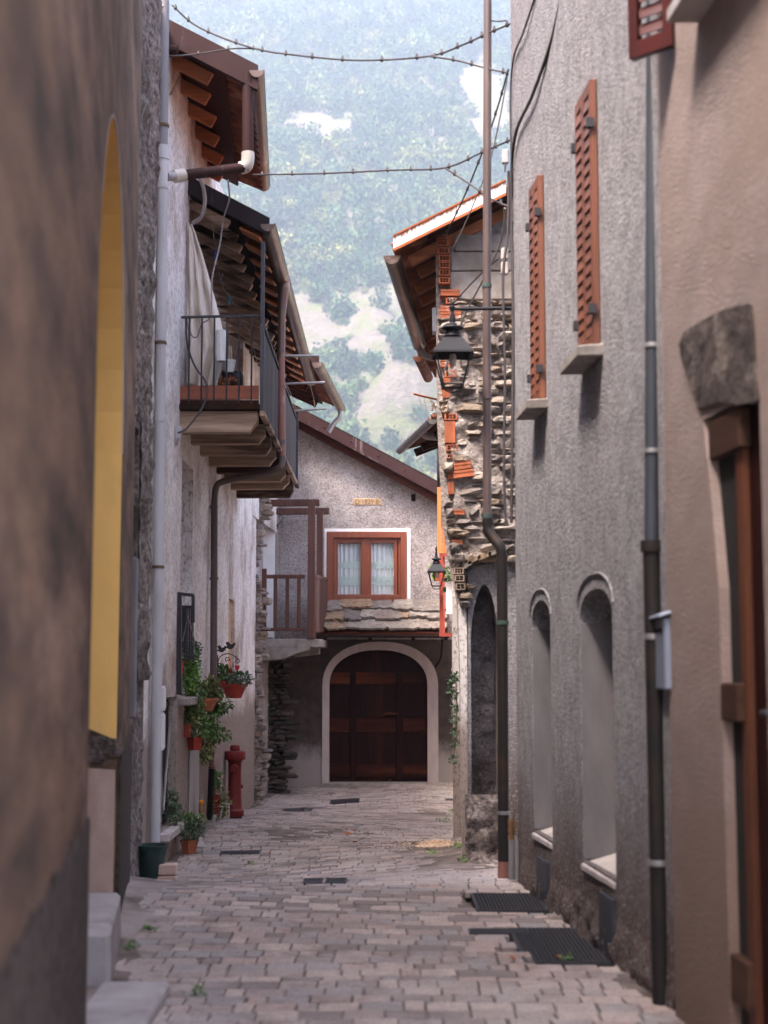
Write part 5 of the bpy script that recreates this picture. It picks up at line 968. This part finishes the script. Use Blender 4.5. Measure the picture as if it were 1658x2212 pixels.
c8 = P(383, 1460, 230); pot('flower_pot', 'small red pot on the window ledge behind the black railing', c8, .05, .06, .14, 'potred')
MB_ = MB().box(-2.02, -1.83, 16.3, 17.9, gz(-1.8, 17.2) - .15, gz(-1.8, 17.2) + .12); solo(MB_, 'stone_ledge', 'concrete', 'low pale stone ledge against the white wall beside the iron pipe foot', 'ledge', bevel=.015)
t = plant('climbing_plant', 'pale green feathery creeper cascading from the window railing', [(P(412, 1445, 222), (.09, .1, .22), 420, .045, 'leafbright', .3), (P(420, 1510, 221), (.1, .1, .2), 380, .045, 'leaf', .4), (P(408, 1545, 222), (.12, .1, .16), 260, .04, 'leafolive', .4), (P(422, 1405, 222), (.06, .08, .08), 120, .04, 'leafgrey', .2)], group='plants on the left wall')
stems(t, [[P(402, 1400, 222), P(396, 1450, 221), P(405, 1530, 221), P(400, 1570, 221)], [P(395, 1480, 221), P(412, 1520, 220), P(418, 1590, 220)]])
t = plant('climbing_plant', 'dark leafed trailing plant hanging down beside the brown drainpipe', [(P(452, 1490, 204), (.12, .12, .12), 150, .075, 'leafolive', .3), (P(470, 1520, 200), (.14, .1, .1), 130, .07, 'leaf', .3), (P(448, 1570, 205), (.13, .12, .17), 220, .065, 'leaf', .5), (P(440, 1620, 206), (.1, .1, .13), 120, .06, 'leafolive', .5), (P(470, 1588, 202), (.16, .06, .05), 60, .06, 'leaf', .2)], group='plants on the left wall')
stems(t, [[P(455, 1495, 204), P(448, 1560, 204), P(452, 1650, 203)], [P(425, 1600, 215), P(432, 1560, 212), P(440, 1530, 208)]], .008)
t = plant('potted_plant', 'leggy leafy plant growing from the square red pot', [(c2 + V((.03, 0, .25)), (.10, .08, .12), 90, .055, 'leaf', .2)], group='plants on the left wall', base=c2 + V((0, 0, .11))); stems(t, [[c2 + V((0, 0, .1)), c2 + V((.01, 0, .2)), c2 + V((.05, 0, .3))], [c2 + V((-.02, 0, .1)), c2 + V((-.03, 0, .22)), c2 + V((.0, 0, .36))]], .007)
plant('potted_plant', 'green begonia like plant in the wide red trough', [(c3 + V((.06, 0, .2)), (.15, .12, .07), 130, .06, 'leafgrey', .2), (c4 + V((-.05, 0, .24)), (.13, .12, .09), 110, .07, 'leaf', .1)], group='plants on the left wall', base=c3 + V((0, 0, .14)))
t = plant('potted_plant', 'dark leafed plant with one red flower in the ledge pot', [(c6 + V((.06, -.02, .12)), (.13, .1, .16), 190, .045, 'leafolive', .4), (c6 + V((-.02, 0, .36)), (.08, .08, .09), 60, .08, 'leaf', .2)], group='plants on the left wall', base=c6 + V((0, 0, .17))); MB().lathe([(.0, -.02), (.03, 0), (0, .02)], c6 + V((.0, -.08, .24)), 8).build('flower', 'flower', t)
t = plant('potted_plant', 'loose upright green plant in the orange clay pot on the paving', [(g7 + V((.02, 0, .21)), (.12, .1, .08), 170, .045, 'leafgrey', .0), (g7 + V((.03, 0, .30)), (.12, .09, .06), 70, .045, 'leaf', -.3)], group='plants on the left wall', base=g7 + V((0, 0, .11))); stems(t, [[g7 + V((x, 0, .1)), g7 + V((x * 2, 0, .2)), g7 + V((x * 3.2, 0, .33))] for x in (-.03, 0, .03)])
plant('potted_plant', 'small reddish plant in the pot behind the black railing', [(c8 + V((0, 0, .2)), (.05, .05, .09), 60, .04, 'leafolive', .1)], group='plants on the left wall', base=c8 + V((0, 0, .12)))
g = onG(372, 1795); t = plant('climbing_plant', 'blue green succulent spilling over the sill of the iron gate', [(P(371, 1725, 236), (.05, .08, .07), 90, .04, 'leafgrey', .2), (P(375, 1752, 235), (.08, .08, .09), 130, .04, 'leafgrey', .5), (P(378, 1785, 235), (.06, .06, .08), 70, .035, 'leaf', .6)], group='plants on the left wall'); stems(t, [[P(372, 1735, 236), P(380, 1770, 235), P(378, 1820, 235)], [P(368, 1740, 236), P(390, 1765, 234), P(398, 1750, 234)]])
t = plant('climbing_plant', 'grey succulent rosettes trailing down the white edge of the stone house', [(P(978 + dx, py, 252), (.03, .03, .03), 26, .035, 'leafgrey', .1) for dx, py in ((-2, 1468), (6, 1462), (-6, 1490), (2, 1500), (4, 1530), (3, 1555), (2, 1580), (3, 1605), (1, 1640))]); stems(t, [[P(984, 1465, 251), P(986, 1520, 251), P(985, 1570, 251), P(980, 1640, 251)], [P(984, 1490, 251), P(972, 1488, 251)]], .006, 'cord')
# flower boxes by the red frame
c = P(958, 1256, 146); t = thing('flower_box', 'clay pot of bright green leaves in the red steel frame, upper of two', 'flower pot', c, 'pots in the red steel frame'); MB().lathe([(.06, 0), (.09, .2)], P(946, 1255, 146), 12).build('body', 'potclay', t, smooth=True); MB().bush(P(942, 1232, 146), (.1, .08, .09), 130, .06, rp).build('foliage', 'leafbright', t, fix=False)
c = P(968, 1254, 146); t = thing('flower_box', 'shallow tray of bright green leaves in the red steel frame, lower of two', 'flower pot', c, 'pots in the red steel frame'); MB().box(c.x - .1, c.x + .1, c.y, c.y + .1, c.z - .01, c.z + .03).build('body', 'brownpipe', t); MB().bush(c + V((0, 0, .09)), (.11, .08, .08), 120, .06, rp).build('foliage', 'leafbright', t, fix=False)
c = P(968, 1276, 145); t = thing('flower_box', 'green plastic trough above the white panel in the red steel frame', 'flower pot', c); MB().box(c.x - .08, c.x + .16, c.y - .05, c.y + .08, c.z - .02, c.z + .05).build('body', 'greenplastic', t, bevel=.008); MB().box(c.x - .07, c.x + .15, c.y - .04, c.y + .07, c.z + .05, c.z + .054).build('soil', 'soil', t)
c = P(940, 885, 200); s = MB(); s.bush(c, (.04, .04, .1), 60, .05, rp); solo(s, 'cloth_tuft', 'curtain', 'pale yellow ragged cloth tied beside the small porch roof', 'cloth', fix=False)
s = MB().tube([P(893, 851, 195), P(946, 864, 192)], .012, 6)
for px, q in ((903, 875), (915, 885), (928, 880)): s.tube([P(px, 853 + (px - 893) * .25, 194), P(px + 6, q, 194)], .004, 4)
solo(s, 'aerial', 'rustline', 'rusty aerial rod with thin wires above the small porch roof', 'aerial')
# bird ornament
t = thing('bird_ornament', 'black iron ornament of two birds on scrolls with red hearts hanging below', 'ornament', P(500, 1440, 192)); ss = 190
def bird(cx, cy, s_):
    o_ = [(-16, -4), (-8, -2), (-13, -13), (-5, -16), (1, -8), (6, -9), (11, -13), (15, -12), (14, -8), (11, -1), (4, 5), (-4, 5), (-9, 2), (-16, 4)]
    return MB().prism([P(cx + a * s_, cy + b * s_, ss) for a, b in o_], (0, .012, 0))
bird(478, 1405, .72).build('bird', 'blackiron', t); bird(497, 1398, .78).build('bird', 'blackiron', t)
def spiral(px, py, r, a0, turns, d=1): return [P(px + r * (1 - .7 * k / 14) * math.cos(a0 + d * turns * 6.28 * k / 14), py + r * (1 - .7 * k / 14) * math.sin(a0 + d * turns * 6.28 * k / 14), ss) for k in range(15)]
s = MB(); s.tube(spline([P(470, 1440, ss), P(474, 1420, ss), P(490, 1412, ss), P(505, 1416, ss), P(513, 1426, ss)], 5), .006, 5)
for q in ((512, 1428, 6, -1.5, 1), (476, 1436, 7, 0, 1.2), (492, 1424, 6, 2, 1.1), (481, 1446, 5, 1, 1)): s.tube(spiral(*q), .005, 5)
s.tube([P(470, 1415, ss), P(469, 1600, ss)], .006, 5); s.build('scrollwork', 'blackiron', t)
for px, q in ((497, 1448), (512, 1440)):
    h_ = MB().prism([P(px + a, q + b, ss) for a, b in ((0, 10), (-5, 3), (-5, -2), (-2, -4), (0, -1), (2, -4), (5, -2), (5, 3))], (0, .015, 0)).build('heart', 'flower', t); MB().tube([P(px, q - 4, ss), P(px, q - 24, ss)], .004, 4).build('thread', 'flower', h_)
# things on the balcony
c = P(494, 805, 222); t = pot('flower_pot', 'white pot with dried stalks standing on the wooden balcony', c, .05, .07, .12, 'whitebox', group=None); stems(t, [[c + V((x, 0, .1)), c + V((x * 1.2, 0, .18)), c + V((x * .8, 0, .27))] for x in (-.03, 0, .02)], .01, 'cord')
a, b = P(478, 832, 220), P(520, 800, 220); t = thing('crate', 'dark plastic crate of orange leaves on the wooden balcony floor', 'crate', (a.x, a.y, a.z)); MB().box(a.x, b.x, a.y, a.y + .3, a.z, b.z).build('body', 'blackiron', t, bevel=.01); MB().bush(P(487, 826, 223), (.13, .05, .035), 90, .05, rp).build('contents', 'deadleaf', t, fix=False)
# ------------------------------------------------------------------ ground details
for i, (q, lb) in enumerate(zip(GB, ('smaller steel grating in the paving, farther along the grey wall', 'larger steel grating in the paving, nearer along the grey wall'))):
    a, b, c_, d_ = q; z = gz((a + b) / 2, (c_ + d_) / 2) + .004; t = thing('floor_grating', lb, 'grating', ((a + b) / 2, (c_ + d_) / 2, z - .03), 'steel gratings by the grey wall')
    MB().box(a, b, c_, c_ + .015, z - .025, z).box(a, b, d_ - .015, d_, z - .025, z).box(a, a + .015, c_ + .015, d_ - .015, z - .025, z).box(b - .015, b, c_ + .015, d_ - .015, z - .025, z).build('frame', 'grate', t)
    s = MB(); nx, ny = int((b - a) / .021), int((d_ - c_) / .05)
    for k in range(1, nx): x = lerp(a, b, k / nx); s.box(x - .003, x + .003, c_ + .015, d_ - .015, z - .024, z - .002)
    for k in range(1, ny): y = lerp(c_, d_, k / ny); s.box(a + .015, b - .015, y - .004, y + .004, z - .022, z - .001)
    s.build('bars', 'grate', t); MB().box(a, b, c_, d_, z - .032, z - .028).build('pit', 'hole', t)
DR = [((655, 1898), (696, 1909), 'left one of the twin small slotted drains mid alley'), ((704, 1897), (747, 1908), 'right one of the twin small slotted drains mid alley'), ((1010, 2006), (1146, 2018), 'long narrow slotted drain between the two steel gratings'), ((618, 1746), (672, 1752), 'dark broken drain slot before the left stone pier'), ((715, 1728), (775, 1733), 'dark narrow drain slot before the arched door'), ((480, 1838), (560, 1844), 'dark worn drain slot near the left wall'), ((960, 1725), (985, 1729), 'small drain at the corner before the arched door')]
for (q0, q1, lb) in DR:
    a = onG(*q0); b = onG(*q1); x0, x1, y0, y1 = a.x, b.x, b.y, a.y; y1 = max(y1, y0 + .06); zz = lambda x, y: gz(x, y) + .004
    t = thing('drain', lb, 'drain', ((x0 + x1) / 2, (y0 + y1) / 2, zz((x0 + x1) / 2, y0) - .02), 'drain slots in the paving'); MB().hexa([(x, y, zz(x, y) - .02) for x, y in ((x0, y0), (x1, y0), (x1, y1), (x0, y1))] + [(x, y, zz(x, y)) for x, y in ((x0, y0), (x1, y0), (x1, y1), (x0, y1))]).build('tray', 'blackiron', t)
    s = MB(); n_ = 5
    for k in range(n_): y = lerp(y0, y1, (k + .5) / n_); e = (y1 - y0) / n_ * .22; s.hexa([(x, yy, zz(x, yy) + dz) for dz in (0, .002) for x, yy in ((x0 + .01, y - e), (x1 - .01, y - e), (x1 - .01, y + e), (x0 + .01, y + e))])
    s.build('bars', 'grate', t)
g = onG(945, 1828); s = MB(); rr = random.Random(4)
n_ = 26; pts = []
for ring, (rr_, hh_) in enumerate(((.21, 0), (.15, .018), (.08, .035), (.02, .045))):
    for k in range(n_): a = 6.283 * k / n_; r_ = rr_ * (1 + .3 * noise.noise(V((math.cos(a) * 1.5, math.sin(a) * 1.5, ring * .3)))); x, y = g.x + r_ * math.cos(a) * .95, g.y + r_ * math.sin(a) * 1.2; pts.append((x, y, gz(x, y) + .004 + hh_ * (1 + rr.uniform(-.2, .2))))
s.add(pts, [(i * n_ + k, i * n_ + (k + 1) % n_, (i + 1) * n_ + (k + 1) % n_, (i + 1) * n_ + k) for i in range(3) for k in range(n_)] + [tuple(range(3 * n_, 4 * n_))])
for i in range(420): a = rr.random() * 6.28; r_ = .05 + abs(rr.gauss(0, .2)); x, y = g.x + r_ * math.cos(a), g.y + r_ * math.sin(a) * 1.3; s.leaf((x, y, gz(x, y) + .012 + max(0, .05 - r_ * .2)), (rr.uniform(-1, 1), rr.uniform(-1, 1), .2), (0, 0, 1), .03, .02)
solo(s, 'sawdust_pile', 'sawdust', 'small pile of pale sawdust at the foot of the rubble stone house', 'sawdust', fix=False)['kind'] = 'stuff'
s = MB()
for i in range(420): x, y = g.x - .15 + rr.gauss(0, .33), g.y + rr.gauss(0.1, .4); s.leaf((x, y, gz(x, y) + .008), (rr.uniform(-1, 1), rr.uniform(-1, 1), .1), (0, 0, 1), rr.uniform(.012, .03), .014)
tag(s.build('grit', 'darkgrit', fix=False), 'dark red grit scattered around the sawdust pile', None, kind='stuff')
LV = [((752, 1807), .10, 'largest curled orange leaf lying mid alley'), ((768, 1798), .07, 'dark red dry leaf lying mid alley'), ((769, 1822), .06, 'brown dry leaf lying nearest in the mid alley cluster'), ((745, 1795), .05, 'small broken dry leaf at the back of the mid alley cluster'), ((654, 1752), .06, 'pale orange leaf lying alone near the broken drain slot'), ((893, 1683), .07, 'orange leaf lying on the step of the arched door'), ((872, 1807), .04, 'pale yellow leaf lying alone before the sawdust'), ((840, 1690), .05, 'orange scrap lying under the arched door'), ((585, 1848), .05, 'brown dry leaf lying near the worn drain slot'), ((1112, 2078), .05, 'brown leaf on the near left corner of the larger grating'), ((778, 1688), .04, 'tiny dry leaf at the foot of the arched door'), ((1210, 2075), .04, 'small red leaf on the near edge of the larger grating')]
for (q, sz, lb) in LV:
    g = onG(*q); s = MB(); a = rr.random() * 6.28; zz = gz(g.x, g.y) + (.03 if q[1] < 1695 else .008)
    for k in range(3): s.leaf((g.x, g.y, zz + .004 * k), (math.cos(a + k * .5), math.sin(a + k * .5), .35), (0, 0, 1), sz * (1 - .15 * k), sz * .6)
    solo(s, 'fallen_leaf', 'deadleaf', lb, 'leaf', 'fallen leaves on the paving', fix=False)
WE = [((998, 1838), (.10, .12, .05), 150, 'thick green weed at the foot of the stone house, nearest'), ((962, 1776), (.13, .05, .03), 90, 'long low green weed along the stone house foot'), ((980, 1758), (.08, .06, .05), 80, 'green weed tucked at the corner of the stone house'), ((1002, 1862), (.05, .04, .04), 50, 'small bright weed beside the damp patch'), ((935, 1846), (.07, .05, .035), 50, 'thin green weed left of the thick one'), ((280, 2050), (.025, .05, .03), 60, 'dark green weed at the foot of the brown wall'), ((322, 2010), (.035, .015, .01), 40, 'flat weed in a joint near the brown wall'), ((428, 2150), (.03, .02, .03), 40, 'small weed in the joints right of the stone slab'), ((1225, 2076), (.025, .02, .02), 30, 'tiny green weed at the near edge of the larger grating'), ((538, 1868), (.04, .03, .02), 30, 'tiny weed growing alone in the sandy paving')]
for (q, rad, n_, lb) in WE:
    g = onG(*q); s = MB().bush(g + V((0, 0, rad[2] * .5)), rad, n_, .024, rp, -.2); solo(s, 'weed', 'leafbright' if 'bright' in lb or 'thick' in lb else 'leaf', lb, 'weed', 'weeds in the paving', fix=False)
q = [onG(1030, 1835), onG(1085, 1812), onG(1085, 1868), onG(1048, 1862)]
s = MB().prism([V((p.x, p.y, gz(p.x, p.y) - .01)) for p in q], (0, 0, .035)); solo(s, 'stone_slab', 'concrete', 'mossy grey wedge of stone at the foot of the dark brown pipe', 'slab', bevel=.01)
q = [onG(385, 1832), onG(445, 1832), onG(436, 1812), onG(395, 1812)]; s = MB().prism([V((p.x, p.y, gz(p.x, p.y) - .01)) for p in q], (0, 0, .03)); solo(s, 'stone_slab', 'slabstone', 'grey stone slab let into the paving before the orange clay pot', 'slab', bevel=.01)
